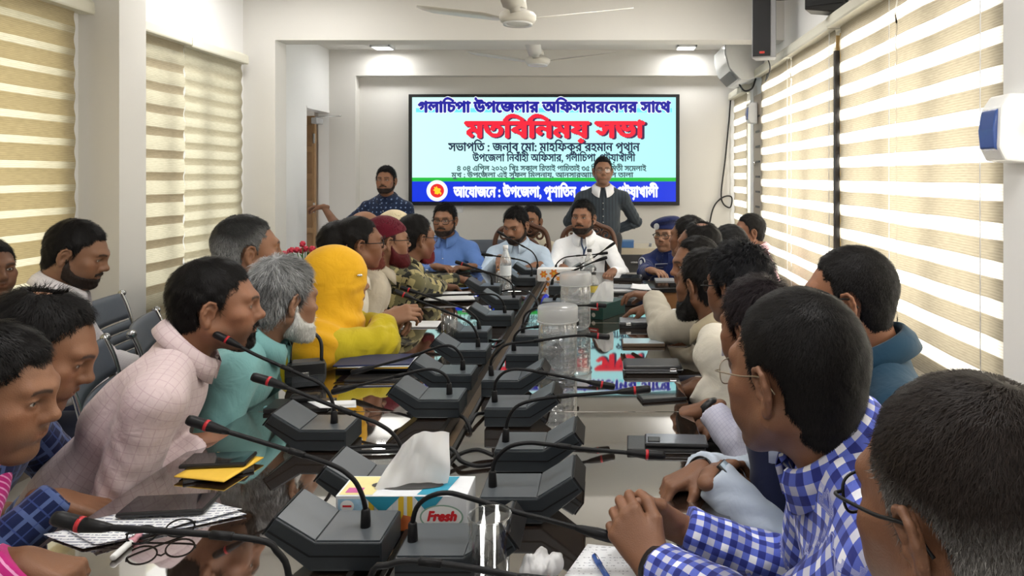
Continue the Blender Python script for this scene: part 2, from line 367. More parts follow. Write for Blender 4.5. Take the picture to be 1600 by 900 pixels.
# -------------------------------------------------------------- hands
def hand_prims(F, W, d, n, l, curl, spread=.12, thumb=(.6, .5), sc=1.0, tcurl=.3, k=.007):
    """W wrist; d direction of the fingers, n out of the back of the hand, l towards the thumb; curl one or four triples (radians)"""
    d = nrm(d); n = nrm(n-d*(n@d)); l = nrm(l-d*(l@d)-n*(l@n))
    if not isinstance(curl[0], (tuple, list)): curl = [curl]*4
    offs = [.026, .0085, -.0095, -.026]; mlen = [.088, .090, .086, .079]; fl = [(.043, .026, .021), (.048, .029, .022), (.044, .027, .021), (.034, .021, .019)]
    rr = [.0095, .0097, .0093, .0083]
    F.cone(W-d*.03*sc, W+d*.012*sc, .0255*sc, .0235*sc, .012, flat=(n, .74))
    for i in range(4):
        kn = W+(d*mlen[i]+l*offs[i])*sc
        F.cone(W+(d*.008+l*offs[i]*.55)*sc, kn-n*.003*sc, .0155*sc, .0115*sc, .012)
        ang = 0.; p = kn-n*.002*sc; dd = nrm(d+l*spread*(offs[i]/.026))
        for j in range(3):
            ang += curl[i][j]; dirv = dd*math.cos(ang)-n*math.sin(ang); q = p+dirv*fl[i][j]*sc
            F.cone(p, q, (rr[i]-.0011*j)*sc, (rr[i]-.0011*(j+1))*sc, .0035 if j else .006)
            p = q
    F.ell(W+(d*.045-n*.012)*sc, (.03*sc, .03*sc, .016*sc), .015, np.stack([l, d, n], 1))
    t0 = W+(d*.018+l*.018-n*.006)*sc; t1 = t0+nrm(d*.75+l*thumb[0]-n*thumb[1])*.046*sc
    t2 = t1+nrm(d*.95+l*thumb[0]*.35-n*(thumb[1]+tcurl))*.034*sc; t3 = t2+nrm(d*.95-l*tcurl*.6-n*(thumb[1]+tcurl*1.5))*.027*sc
    F.cone(t0, t1, .017*sc, .0125*sc, .012); F.cone(t1, t2, .0118*sc, .0108*sc, .005); F.cone(t2, t3, .0108*sc, .0085*sc, .004)

def ik(S, W, a, b, hint):
    v = W-S; L = np.linalg.norm(v)
    if L > (a+b)*.985: W = S+v/L*(a+b)*.985; v = W-S; L = np.linalg.norm(v)
    L = max(L, abs(a-b)+.02)
    x = (a*a-b*b+L*L)/(2*L); hh = math.sqrt(max(a*a-x*x, 0)); u = v/np.linalg.norm(v)
    p = hint-u*(hint@u); p = nrm(p)
    return S+u*x+p*hh, W

# -------------------------------------------------------------- the whole person
def person(label, head, yaw, body_yaw, lean=.12, pitch=0, roll=0, scale=1.0, side=0., stand=False, res=.004, group=None,
           skin=(.30, .165, .098), shirt=None, shirt_col=None, sleeve='long', hands=None, hair='short', hair_col=(.012, .010, .009),
           beard=None, beard_col=None, glasses=None, cap=None, collar=True, collar_mat=None, strand_n=2500, strand_len=.022, strand_w=.0007, belly=0., shw=.158,
           trousers=None, sp=None, stubble=.35, pelvis=None, grey=0., chair_mat=None, cloth_h=.009, hijab=None, brow=None, **kw):
    global PSEED
    PSEED += 1; sp = dict(sp or {}); TABLE_Z = .75; TX0, TX1, TY0, TY1 = -1.095, .268, .14, 5.26; sp.setdefault('seed', PSEED)
    hw = np.array(head, float)
    b = math.radians(body_yaw); fw = V(-math.sin(b), math.cos(b), 0); rt = V(math.cos(b), math.sin(b), 0); up = V(0, 0, 1)
    Rh = rot_head(yaw, pitch, roll)
    nb = hw-up*kw.get('nup', .163 if stand else .146)*scale-fw*kw.get('nfw', .028 if stand else .042)-Rh[:, 1]*.014
    pz = .50 if not stand else .93*nb[2]/1.38
    pel = nb-fw*lean+rt*side; pel = V(pel[0], pel[1], pz)
    if pelvis is not None: pel = V(pelvis[0], pelvis[1], pz)
    root = bpy.data.objects.new('person', None); COL.objects.link(root); root.location = (pel[0], pel[1], 0); root.rotation_euler = (0, 0, b)
    root['label'] = label; root['category'] = 'person'
    if group: root['group'] = group
    Rb = np.stack([rt, fw, up], 1); org = V(pel[0], pel[1], 0)
    L = lambda p: (np.asarray(p, float)-org) @ Rb           # world -> local point(s)
    hc = L(hw); Rl = Rb.T @ Rh; neck = L(nb); pelv = L(pel)
    # ---- head
    nv = (np.linalg.inv(Rl) @ (neck-hc))/scale
    HF = head_field(sp, res, nv)
    P, Fq = HF.mesh(); q = P
    base = np.array(skin); col = np.tile(base, (len(q), 1))
    col *= (1+.10*wob(q, PSEED, 60))[:, None]
    def mixc(m, c): 
        m = np.clip(m, 0, 1)[:, None]; col[:] = col*(1-m)+np.array(c)*m
    ax = np.abs(q[:, 0])
    mixc(.35*np.exp(-(((ax-.045)/.022)**2+((q[:, 2]+.012)/.02)**2))*(q[:, 1] > .03), base*V(1.25, .95, .85))       # warmer cheeks
    mixc(.55*np.exp(-((ax/.022)**4+((q[:, 2]+.0525)/.0085)**4))*(q[:, 1] > .075), base*V(.80, .55, .52))              # lips
    hc_ = np.array(brow or hair_col)
    bz = .030+.004*np.sin(np.clip((ax-.01)/.038, 0, 1)*3.14)
    mixc(.85*np.exp(-(((q[:, 2]-bz)/.0042)**4))*((ax > .010) & (ax < .046) & (q[:, 1] > .05)), hc_*.9)                     # eyebrows
    mixc(.9*np.exp(-(((ax-.031)/.016)**4+((q[:, 2]-.0105)/.0055)**4))*((q[:, 1] > .06)), base*.25)                     # lashes line
    if stubble: 
        j = (q[:, 1] > -.005) & (q[:, 2] < -.03) & (q[:, 2] > -.125)
        m = np.clip((-q[:, 2]-.030)/.03, 0, 1)*j*np.clip((q[:, 1]-.0)/.03, 0, 1)
        m = m*(1-np.exp(-((ax/.026)**4+((q[:, 2]+.053)/.009)**4)))
        m = np.maximum(m, 1.2*np.exp(-((ax/.024)**4+((q[:, 2]+.0385)/.0065)**4))*(q[:, 1] > .075))
        mixc(stubble*m, np.array(beard_col or hair_col)*.9+base*.10)
    sc_ = np.clip((q[:, 2]-.06)/.02, 0, 1)*0
    bv = [P*scale@Rl.T+hc]; bf = [Fq]; bc = [col]; off = len(P)
    # eyeballs
    for sx in (-1, 1):
        ev, ef = uvsphere(.0122, 20, 12); g = ev/.0122
        look = nrm(V(kw.get('look', 0.), 1, -.05)); cs = g@look
        c = np.tile(V(.62, .58, .54), (len(ev), 1)); c[cs > .90] = (.035, .018, .010); c[cs > .975] = (.004, .004, .004)
        ev = ev+V(sx*.031, .0735, .0105)
        bv.append(ev*scale@Rl.T+hc); bf.append(ef+off); bc.append(c); off += len(ev)
    # ---- torso frame
    u = nrm(neck-pelv); sx_ = nrm(V(1, 0, 0)-u*u[0]); fr = np.cross(u, sx_); TL = np.linalg.norm(neck-pelv); M = np.stack([sx_, fr, u], 1)
    if fr[1] < 0: fr = -fr; M = np.stack([sx_, fr, u], 1)
    k_ = TL/.52
    sh = {s: pelv+u*(TL-.078)+sx_*s*shw for s in (-1, 1)}
    if kw.get('shrug'): 
        for s in (-1, 1): sh[s] = sh[s]+up*kw['shrug']
    if kw.get('hunch'):
        for s in (-1, 1): sh[s] = sh[s]+fr*kw['hunch']
    arms = {}
    hands = hands or {}
    for s in (-1, 1):
        hd = hands.get('R' if s > 0 else 'L')
        if hd is None:
            w_ = sh[s]+V(s*.05, .24, -.36) if not stand else sh[s]+V(s*.06, .02, -.52)
            if not stand: w_[2] = max(w_[2], .60)
            hd = dict(curl=(.5, .7, .5)); Wt = w_; dirv = V(0, .8, -.25) if not stand else V(0, .1, -1); nn = V(0, 0.3, 1) if not stand else V(s, 0, 0)
            hint = V(s*.5, -.3, -1.) if not stand else V(s*.3, -1, 0)
            th = V(-s, 0, 0) if not stand else V(0, 1, 0)
        else:
            Wt = L(hd['at']); dirv = Rb.T@np.array(hd.get('dir', (0, 1, 0)), float); nn = Rb.T@np.array(hd.get('n', (0, 0, 1)), float)
            dirv = nrm(dirv); th = np.cross(dirv, nn)*(-s) if 'l' not in hd else Rb.T@np.array(hd['l'], float)
            hint = Rb.T@np.array(hd['hint'], float) if 'hint' in hd else V(s*.6, -.1, -.8)
        E, Wt = ik(sh[s], Wt, hd.get('ua', .285), hd.get('fa', .255), hint)
        Ew = org+Rb@E                                                   # an elbow over the table rests on it, not in it
        if TX0-.03 < Ew[0] < TX1+.03 and TY0 < Ew[1] < TY1+.03 and (org+Rb@Wt)[2] > TABLE_Z and E[2] < TABLE_Z+.062: E[2] = TABLE_Z+.062
        arms[s] = (sh[s], E, Wt, dirv, nn, th, hd)
    # ---- hidden trunk of the body, coarse, continuous from neck to upper arms
    lo = np.min([pelv-.2, sh[-1]-.1, sh[1]-.1, arms[1][1]-.08, arms[-1][1]-.08], 0); hi = np.max([neck+.06, sh[-1]+.1, sh[1]+.1, arms[1][1]+.08, arms[-1][1]+.08, pelv+.2], 0)
    T = Field(lo, hi, .014)
    T.ell(pelv+u*.33*k_, (.135, .088, .17), 0, M); T.ell(pelv+u*.10, (.125, .10+belly*.6, .15), .03, M)
    T.cone(sh[-1], sh[1], .045, .045, .03); T.cone(neck-u*.04, neck+nrm(hc-neck)*.03, .05, .05, .02)
    for s in (-1, 1): T.cone(arms[s][0], arms[s][1], .042, .036, .02)
    P, Fq = T.mesh(); bv.append(P); bf.append(Fq+off); bc.append(np.tile(base, (len(P), 1))); off += len(P)
    # ---- forearms and hands
    for s in (-1, 1):
        S, E, W, d_, n_, l_, hd = arms[s]
        if hd.get('skip'): continue
        a0 = S if sleeve in ('short',) else E
        hr = hd.get('res', max(res*.8, .003))
        A0 = E if sleeve != 'short' else E+(S-E)*.75
        pts = np.array([A0, E, W, W+nrm(d_)*.2, W+nrm(d_)*.1+nrm(n_)*.05, W+nrm(d_)*.1-nrm(n_)*.09, W+nrm(l_)*.08])
        G = Field(pts.min(0)-.06, pts.max(0)+.06, hr)
        if sleeve == 'short': G.cone(A0, E, .047, .042, .01)
        G.cone(E, E+(W-E)*.35, .039, .041, .012); G.cone(E+(W-E)*.35, W, .041, .0255, .015)
        hand_prims(G, W, d_, n_, l_, hd.get('curl', (.45, .6, .45)), hd.get('spread', .10), hd.get('thumb', (.6, .4)), hd.get('sc', scale), hd.get('tcurl', .3))
        P, Fq = G.mesh(); bv.append(P); bf.append(Fq+off)
        c = np.tile(base*hd.get('tone', .92), (len(P), 1))*(1+.12*wob(P, PSEED+7, 90))[:, None]; bc.append(c); off += len(P)
    body = mesh_np('body', np.concatenate(bv), np.concatenate(bf), SKIN, root, col=np.concatenate(bc))
    # ---- hair
    hcol = np.array(hair_col)
    if hair and not hijab:
        if hair == 'receding': sp['hairline'] = 'receding'
        H, d = hair_field(sp, HF); P, Fq = surfnet(d, H.lo, H.h)
        if cap: # hair below a cap only
            keep = P[:, 2] < .050; fk = keep[Fq].all(1); Fq = Fq[fk]
        N = vnormals(P, Fq)
        def flow(B):
            c = V(0.01, -.055, .12); f = B-c; f[:, 2] -= .35*np.abs(f[:, 2]); f = f/(np.linalg.norm(f, axis=1)[:, None]+1e-6)
            f[:, 1] += kw.get('comb', 0.); return f
        def hcolf(p, seed, amp):
            rg = np.random.RandomState(seed); n = len(p)
            g = grey*np.clip(.55+kw.get('grey_low', .0)*(.05-p[:, 2]+.3*np.clip(p[:, 1], -.05, .08))/.06+.6*wob(p, PSEED+3, 45), 0, 6.)
            g = np.clip(g+amp*rg.normal(size=n)*(.015+.45*g)*(1 if grey else 0), 0, 1)[:, None]
            return hcol*(1-g)+np.array(kw.get('grey_col', (.42, .42, .42)))*g
        c0 = hcolf(P, 1, 0)
        if strand_n and len(Fq):
            sv, sq, st, n = strands(P, Fq, strand_n, strand_len, PSEED, flow=flow, lift=kw.get('lift', .35), width=strand_w)
            cs = np.repeat(hcolf(sv[::5], 2, 1.), 5, 0)*np.repeat(np.random.RandomState(5).uniform(.6, 1.5, (n, 1)), 5, 0)
            o = len(P); P = np.concatenate([P, sv]); c0 = np.concatenate([c0, cs]); 
            mesh_np('hair', P*scale@Rl.T+hc, np.concatenate([Fq, sq+o]), HAIR, root, col=c0, tri=st+o)
        elif len(Fq): mesh_np('hair', P*scale@Rl.T+hc, Fq, HAIR, root, col=c0)
    if beard:
        sp['beard'] = beard; sp['goatee'] = kw.get('goatee')
        B, d = beard_field(sp, HF); P, Fq = surfnet(d, B.lo, B.h); bcl = np.array(beard_col or hair_col)
        c0 = np.tile(bcl, (len(P), 1))
        sv, sq, st, n = strands(P, Fq, max(strand_n//3, 3000), .010+beard*.5, PSEED, width=.0006, flow=lambda B: np.tile(V(0, .15, -1), (len(B), 1)), lift=.45)
        cs = np.repeat(bcl*np.random.RandomState(6).uniform(.7, 1.5, (n, 1)), 5, 0); o = len(P)
        mesh_np('beard', np.concatenate([P, sv])*scale@Rl.T+hc, np.concatenate([Fq, sq+o]), HAIR, root, col=np.concatenate([c0, cs]), tri=st+o)
    hm = lambda P: np.asarray(P, float)*scale@Rl.T+hc
    if glasses: make_glasses(root, hm, glasses, sp)
    if cap: make_cap(root, hm, cap, sp, scale)
    # ---- shirt
    if shirt is not None:
        kw_c = kw
        lo = np.min([pelv-V(.22, .2+belly, .14), sh[-1]-.12, sh[1]-.12]+[arms[s][i]-.09 for s in (-1, 1) for i in (1, 2)], 0)
        hi = np.max([neck+.08, sh[-1]+.12, sh[1]+.12, pelv+V(.22, .2+belly, .2)]+[arms[s][i]+.09 for s in (-1, 1) for i in (1, 2)], 0)
        C = Field(lo, hi, cloth_h)
        C.ell(pelv+u*.345*k_, (.160, .112, .20), 0, M); C.ell(pelv+u*.13, (.150+belly*.4, .118+belly, .20), .05, M)
        C.ell(pelv+u*(TL-.13)+fr*.03, (.13, .085, .12), .04, M)
        for s in (-1, 1): 
            C.cone(neck-u*.006+sx_*s*.026-fr*.010, sh[s]+u*.004, .056, .060, .045)
            C.cone(pelv+u*(TL-.20)+sx_*s*.07-fr*.045, pelv+u*(TL-.09)+sx_*s*.08-fr*.03, .075, .06, .04)
        C.cone(pelv-up*.03, pelv+u*.08, .135, .14, .04, flat=(fr, .85))
        fld = []
        for s in (-1, 1):
            S, E, W, *_ , hd = arms[s]; ru, re, rw = hd.get('sl', (.062, .054, .040))
            if sleeve == 'short':
                e1 = S+(E-S)*.72; C.cone(S, e1, ru, ru*.98, .03, cut='b'); fld.append((S, E))
            elif sleeve == 'none': C.cone(S, S+(E-S)*.15, ru, ru, .03); fld.append((S, E))
            else:
                C.cone(S, E, ru, re, .035); we = E+(W-E)*hd.get('cuff', .93); C.cone(E, we, re, rw, .016, cut='b'); fld.append((S, E)); fld.append((E, W))
        # folds: rings near elbows and armpits, drape lines on the trunk
        P, Fq = C.mesh(); N = vnormals(P, Fq)
        amp = kw.get('fold', .0042); disp = amp*.7*wob(P*V(1, 1, .6), PSEED+11, 30, 6)
        best = np.full(len(P), 9.); puv = np.zeros((len(P), 3))
        rel = P-pelv; lx = rel@sx_; ly = rel@fr; lz = rel@u
        ang = np.arctan2(lx, -ly)
        nx, ny, nz_ = np.abs(N@sx_), np.abs(N@fr), np.abs(N@u)
        top_ = (nz_ > nx) & (nz_ > ny); sd = (nx >= ny) & ~top_
        puv[:, 0] = np.where(sd, ly+.013, lx); puv[:, 1] = np.where(top_, ly+.02, lz)
        tb = np.sqrt((lx/.155)**2+(ly/.112)**2)*.13-.125; best = np.where(lz > TL-.01, .05, tb)+.012
        for i, (a, c) in enumerate(fld):
            v = c-a; Lg = np.linalg.norm(v); ud = v/Lg; t = (P-a)@ud; rr_ = P-a-np.clip(t, 0, Lg)[:, None]*ud; dist = np.linalg.norm(rr_, axis=1)-.055
            w1 = nrm(np.cross(ud, V(0, 0, 1)+.01)); w2 = np.cross(ud, w1); a2 = np.arctan2(rr_@w1, -(rr_@w2))
            m = (dist < best) & ((t > .035) | (i % 2 == 1)); best = np.where(m, dist, best)
            puv[m, 0] = a2[m]*.055+i*.37; puv[m, 1] = t[m]; puv[m, 2] = 1
            near = np.exp(-((t-Lg if i % 2 == 0 else t)/.075)**2)*(dist < .03)
            tw = np.sin(t*95+a2*1.6+2.1*np.sin(a2*2+i)+wob(P, PSEED+i, 18, 3)*2.5)
            disp += amp*.9*np.where(m, tw, 0)*(.25+.8*near)
        drape = np.sin((lx*.8+lz*.55+.35*wob(P, PSEED+20, 9, 3)*.3)*62); disp += amp*.55*drape*(puv[:, 2] == 0)*np.clip(1-(lz-.05)/.35, .15, 1)
        P = P+N*disp[:, None]
        so = mesh_np('shirt', P, Fq, shirt, root, vec=puv)
        if shirt_col: so['label'] = shirt_col
        if collar and not hijab:
            nd = nrm(hc+Rl@V(0, -.03, -.05)-neck); make_collar(root, neck+nd*.022-fr*.004, nrm(nd*.55+u*.45), fr, collar_mat or shirt, collar if isinstance(collar, dict) else {})
        if kw.get('placket', True) and not hijab:
            pl_pts = []
            for zz in np.linspace(.06, TL-.05, 12):
                # walk outwards along fr until leaving the cloth
                m = (np.abs(lz-zz) < .022) & (np.abs(lx) < .025) & (ly > 0) & (puv[:, 2] == 0)
                if m.any(): pl_pts.append(P[m].mean(0)+fr*.004)
            if len(pl_pts) > 3:
                pp = np.array(pl_pts); vv = []; ff = []
                for i, p in enumerate(pp):
                    vv += [p-sx_*.015-fr*.004, p-sx_*.013, p+sx_*.013, p+sx_*.015-fr*.004]
                    if i: 
                        o = i*4
                        for j in range(3): ff.append((o-4+j, o-3+j, o+1+j, o+j))
                mesh_np('placket', np.array(vv), np.array(ff), collar_mat if kw.get('placket_white') else shirt, root, vec=np.stack([np.array(vv)@sx_, np.array(vv)@u, np.zeros(len(vv))], 1))
                bv_ = []; bf_ = []
                for i in range(1, len(pp)-1, 2):
                    ev, ef = uvsphere(.0048, 8, 6); ev = ev@np.diag([1, .5, 1]); bf_.append(ef+len(bv_)*len(ev)); bv_.append(ev+pp[i]+fr*.003)
                mesh_np('buttons', np.concatenate(bv_), np.concatenate(bf_), BUTTON, root)
    if hijab: make_hijab(root, hm, neck, u, fr, sx_, hijab, scale, HF, sp, Rl, hc, sh)
    # ---- trousers and shoes
    if kw.get('legs', True):
        lo = V(-.32, -.22, 0.02); hi = V(.32, .66 if not stand else .22, pelv[2]+.16)
        D = Field(lo, hi, .014); S_ = Field(V(-.3, -.2, -.01), V(.3, .8, .16), .008)
        for s in (-1, 1):
            hip = pelv+V(s*.085, 0, -.02)
            if stand: kn = V(s*.095, .02, pelv[2]*.52); an = V(s*.105, -.02, .09)
            else: kn = V(s*.12, .42, .50); an = V(s*.12, .40, .10); hip = V(s*.09, 0.02, .51)
            D.cone(hip, kn, .092, .064, .03); D.cone(kn, an, .062, .052, .02, cut='b')
            S_.cone(an-V(0, .03, .045), an+V(0, .03, -.045), .043, .043, .02, flat=(V(0, 0, 1), .9)); S_.cone(an+V(0, .03, -.05), an+V(s*.02, .17, -.057), .046, .036, .02, flat=(V(0, 0, 1), .75))
        D.ell(pelv+V(0, -.01, -.0), (.165, .125, .12), .04)
        P, Fq = D.mesh(); mesh_np('trousers', P, Fq, trousers or TROUSERS[PSEED % len(TROUSERS)], root)
        P, Fq = S_.mesh(); P[:, 2] = np.maximum(P[:, 2], .003); mesh_np('shoes', P, Fq, SHOE, root)
    PEOPLE.append((root, pel, body_yaw, stand, arms, org, Rb, hm))
    root['_'] = 0; del root['_']
    info = dict(root=root, hm=hm, arms=arms, neck=neck, u=u, fr=fr, sx=sx_, L=L, TL=TL, pelv=pelv, sh=sh, HF=HF, org=org, Rb=Rb)
    return info

def uvsphere(r, n, m):
    a = np.linspace(0, 2*np.pi, n, endpoint=False); b = np.linspace(1e-3, np.pi-1e-3, m)
    P = np.stack([np.outer(np.sin(b), np.cos(a)), np.outer(np.sin(b), np.sin(a)), np.outer(np.cos(b), np.ones(n))], -1).reshape(-1, 3)*r
    F = [(i*n+j, (i+1)*n+j, (i+1)*n+(j+1) % n, i*n+(j+1) % n) for i in range(m-1) for j in range(n)]
    return P, np.array(F)

def tube_np(pts, r, n=8, closed=False):
    pts = np.asarray(pts, float); m = len(pts); r = np.broadcast_to(np.asarray(r, float), (m,))
    tg = np.gradient(pts, axis=0) if not closed else (np.roll(pts, -1, 0)-np.roll(pts, 1, 0))
    tg /= np.linalg.norm(tg, axis=1)[:, None]+1e-12
    x = nrm(np.cross(tg[0], V(0.3, .2, 1) if abs(tg[0][2]) < .9 else V(1, .2, 0))); V_ = []
    a = np.linspace(0, 2*np.pi, n, endpoint=False)
    for i in range(m):
        x = nrm(x-tg[i]*(x@tg[i])); y = np.cross(tg[i], x)
        V_.append(pts[i]+r[i]*(np.outer(np.cos(a), x)+np.outer(np.sin(a), y)))
    P = np.concatenate(V_); F = []
    for i in range(m if closed else m-1):
        k = (i+1) % m
        for j in range(n): F.append((i*n+j, i*n+(j+1) % n, k*n+(j+1) % n, k*n+j))
    if not closed:
        c0 = len(P); P = np.concatenate([P, pts[:1], pts[-1:]])
        for j in range(0, n): F.append((c0, (j+1) % n, j, c0)); F.append((c0+1, (m-1)*n+j, (m-1)*n+(j+1) % n, c0+1))
        quads = [f for f in F if f[0] != f[3]]; tris = [f[:3] for f in F if f[0] == f[3]]
        return P, np.array(quads), np.array(tris)
    return P, np.array(F), None
def smooth_path(pts, n=8):
    """Catmull-Rom through points"""
    p = np.asarray(pts, float); p = np.concatenate([2*p[:1]-p[1:2], p, 2*p[-1:]-p[-2:-1]]); o = []
    for i in range(1, len(p)-2):
        for t in np.linspace(0, 1, n, endpoint=False):
            a, b, c, d = p[i-1:i+3]
            o.append(.5*((2*b)+(-a+c)*t+(2*a-5*b+4*c-d)*t*t+(-a+3*b-3*c+d)*t**3))
    o.append(p[-2]); return np.array(o)
def tube(name, pts, r, mat, parent=None, n=8, closed=False, smooth=True):
    P, F, T = tube_np(pts, r, n, closed); return mesh_np(name, P, F, mat, parent, tri=T, smooth=smooth)
def join_np(parts):
    P = []; F = []; T = []; o = 0
    for p, f, *t in parts:
        P.append(p)
        if len(f): F.append(np.asarray(f)+o)
        if t and t[0] is not None: T.append(np.asarray(t[0])+o)
        o += len(p)
    return np.concatenate(P), np.concatenate(F), (np.concatenate(T) if T else None)

def make_glasses(root, hm, g, sp):
    m = g.get('mat') or GLASS_FRAME; r = g.get('r', .0013); w = sp.get('wide', 1.); parts = []; hw_, hh = g.get('w', .0245), g.get('h', .0185)
    lens = []
    for sx in (-1, 1):
        a = np.linspace(0, 2*np.pi, 28, endpoint=False); ex = g.get('sq', 3.2)
        x = sx*.033+hw_*np.sign(np.cos(a))*np.abs(np.cos(a))**(2/ex); z = .006+hh*np.sign(np.sin(a))*np.abs(np.sin(a))**(2/ex); y = .1005-np.abs(x)*.12
        ring = np.stack([x, y, z], 1); 
        if not g.get('rimless'): parts.append(tube_np(hm(ring), r, 6, True))
        lens.append((hm(ring), np.array([[0, 0, 0, 0]])))
        parts.append(tube_np(hm(smooth_path([(sx*(.033+hw_), .096, .011), (sx*.070*w, .088, .012), (sx*.080*w, .03, .013), (sx*.083*w, -.012, .016), (sx*.080*w, -.032, -.004)], 6)), r*1.15, 6))
    parts.append(tube_np(hm(smooth_path([(-.0095, .1, .010), (0, .106, .013), (.0095, .1, .010)], 5)), r, 6))
    P, F, T = join_np([(p, f, t) for p, f, t in parts]); o = mesh_np('glasses', P, F, m, root, tri=T)
    for ring, _ in lens:
        n = len(ring); c = ring.mean(0); P = np.concatenate([ring, c[None]]); tri = np.array([(i, (i+1) % n, n) for i in range(n)])
        me = mesh_np('lens', P, np.zeros((0, 4), int), LENS, o, tri=tri)

def make_collar(root, c, up_, fr, mat, o):
    """a folded shirt collar: stand, fold and two points meeting at the front"""
    r = o.get('r', .067); gap = o.get('gap', .28); hgt = o.get('h', .036); pt = o.get('point', .034); flare = o.get('flare', .024)
    up_ = nrm(up_); f = nrm(fr-up_*(fr@up_)); s = np.cross(f, up_)
    A = np.linspace(gap, 2*np.pi-gap, 44); V_ = []; U = []
    for a in A:
        d = f*math.cos(a)*1.06+s*math.sin(a); fr_ = (math.cos(a)+1)/2                # 1 at the front
        back = (1-fr_)
        lift = .014*back; low = -(.010+pt*max(0, fr_-.62)/.38*.95)
        base = c+up_*(lift-.002-.014*fr_**2)+f*.008*fr_
        hh = hgt*(.75+.35*back)
        prof = [(r, -.012), (r-.002, hh*.7), (r+.001, hh), (r+.007, hh*.98), (r+.012+flare*.5, hh*.45), (r+.014+flare*(.75+.5*fr_**2), low), (r+.010+flare*(.75+.5*fr_**2), low-.002), (r+.008, hh*.5), (r+.002, -.01)]
        for rr, z in prof: V_.append(base+d*rr+up_*z); U.append((a*.075, z+.1, 0))
    n = len(prof); F = [(i*n+j, (i+1)*n+j, (i+1)*n+j+1, i*n+j+1) for i in range(len(A)-1) for j in range(n-1)]
    for e in (0, len(A)-1):
        b = e*n
        F += [(b+1, b+2, b+3, b+7), (b+3, b+4, b+7, b+3), (b+4, b+5, b+6, b+7)]
    F = np.array(F); F = F[[len(set(x)) == 4 for x in F]]
    return mesh_np('collar', np.array(V_), F, mat, root, vec=np.array(U))

def make_cap(root, hm, cap, sp, scale):
    """a prayer cap or a beret over the skull"""
    w = sp.get('wide', 1.); F = Field((-.15, -.17, -.05), (.15, .15, .19), .004)
    if cap['kind'] == 'prayer':
        F.ell((0, -.018, .042), (.0800*w, .1045, .094), 0); F.ell((0, .02, .025), (.072*w, .083, .082), .02); F.cone((0, -.045, .02), (0, -.05, -.02), .066*w, .06, .02)
        X, Y, Z = F.xyz((slice(None),)*3); d = np.maximum(F.d, .030+(Y+.02)*.26-Z)
        d = np.maximum(d, -(F.d+.005))
    else:
        F.ell((0, -.012, .052), (.088*w, .110, .040), 0)
        M = np.array(Matrix.Rotation(.30, 3, 'Y') @ Matrix.Rotation(.12, 3, 'X')); F.ell((.014, -.020, .094), (.112, .122, .040), .03, M)
        X, Y, Z = F.xyz((slice(None),)*3); d = np.maximum(F.d, .046+(Y+.02)*.10-Z); d = np.maximum(d, -(F.d+.006))
    P, Fq = surfnet(d.astype(f32), F.lo, F.h); N = vnormals(P, Fq)
    P = P+N*(.0012*wob(P, 4, 120))[:, None]
    o = mesh_np('cap' if cap['kind'] == 'prayer' else 'beret', hm(P), Fq, cap['mat'], root)
    return o

def make_hijab(root, hm, neck, u, fr, sx_, mat, scale, HF, sp, Rl, hc, sh):
    F = Field((-.26, -.24, -.40), (.26, .24, .17), .006)
    iv = lambda p: np.linalg.inv(Rl)@(p-hc)/scale
    F.ell((0, -.020, .040), (.096, .114, .100), 0); F.ell((0, -.01, -.01), (.098, .06, .06), .03); F.ell((0, .018, .0), (.084, .088, .102), .03); F.ell((0, -.04, -.06), (.085, .085, .10), .05)
    n_ = iv(neck); F.cone((0, -.01, -.10), n_+V(0, 0.02, 0), .085, .105, .05)
    for s in (-1, 1): F.cone(n_+V(s*.03, 0, -.01), iv(sh[s]+u*.0), .086, .088, .05)
    F.cone(n_+V(0, .05, -.02), n_+V(0, .095, -.12), .09, .085, .05); F.cone(n_+V(.04, .05, -.02), n_+V(.07, .085, -.10), .07, .06, .04)
    X, Y, Z = F.xyz((slice(None),)*3)
    face = np.sqrt((X/.056)**2+((Z+.008)/.082)**2)-1
    d = np.maximum(F.d, np.where(Y > .035, -face*.05, -1)); d = np.maximum(d, -(F.d+.016))
    P, Fq = surfnet(d.astype(f32), F.lo, F.h); N = vnormals(P, Fq)
    c = V(.05, .07, -.06); r = np.linalg.norm((P-c)*V(1, .7, 1), axis=1)
    P = P+N*(.0038*np.sin(r*115+2.2*wob(P, 9, 14, 4)+np.arctan2(P[:, 2], P[:, 1])*1.5)*np.clip((.03-P[:, 2])/.08, .18, 1)+.0012*wob(P, 8, 45))[:, None]
    mesh_np('hijab', hm(P), Fq, mat, root)
    ev, ef = uvsphere(.011, 12, 8); mesh_np('hijab_pin', hm(ev@np.diag([.5, 1, .5])+V(.094, .04, .035)), ef, SILVER, root)
# ------------------------------------------------------------------ shape helpers
def thing(name, label, cat, loc=(0, 0, 0), rz=0., group=None):
    o = bpy.data.objects.new(name, None); COL.objects.link(o); o.location = loc; o.rotation_euler = (0, 0, rz); o['label'] = label; o['category'] = cat
    if group: o['group'] = group
    o.empty_display_size = .05; return o
def tag(o, label, cat, group=None, kind=None):
    o['label'] = label; o['category'] = cat
    if group: o['group'] = group
    if kind: o['kind'] = kind
    return o
def struct(o): o['kind'] = 'structure'; return o
def bm_obj(name, bm, m, parent=None, smooth=False, loc=None):
    me = bpy.data.meshes.new(name); bmesh.ops.recalc_face_normals(bm, faces=bm.faces[:]); bm.to_mesh(me); bm.free(); me.materials.append(m)
    if smooth: me.polygons.foreach_set('use_smooth', [True]*len(me.polygons))
    o = bpy.data.objects.new(name, me); COL.objects.link(o)
    if parent: o.parent = parent
    if loc: o.location = loc
    return o
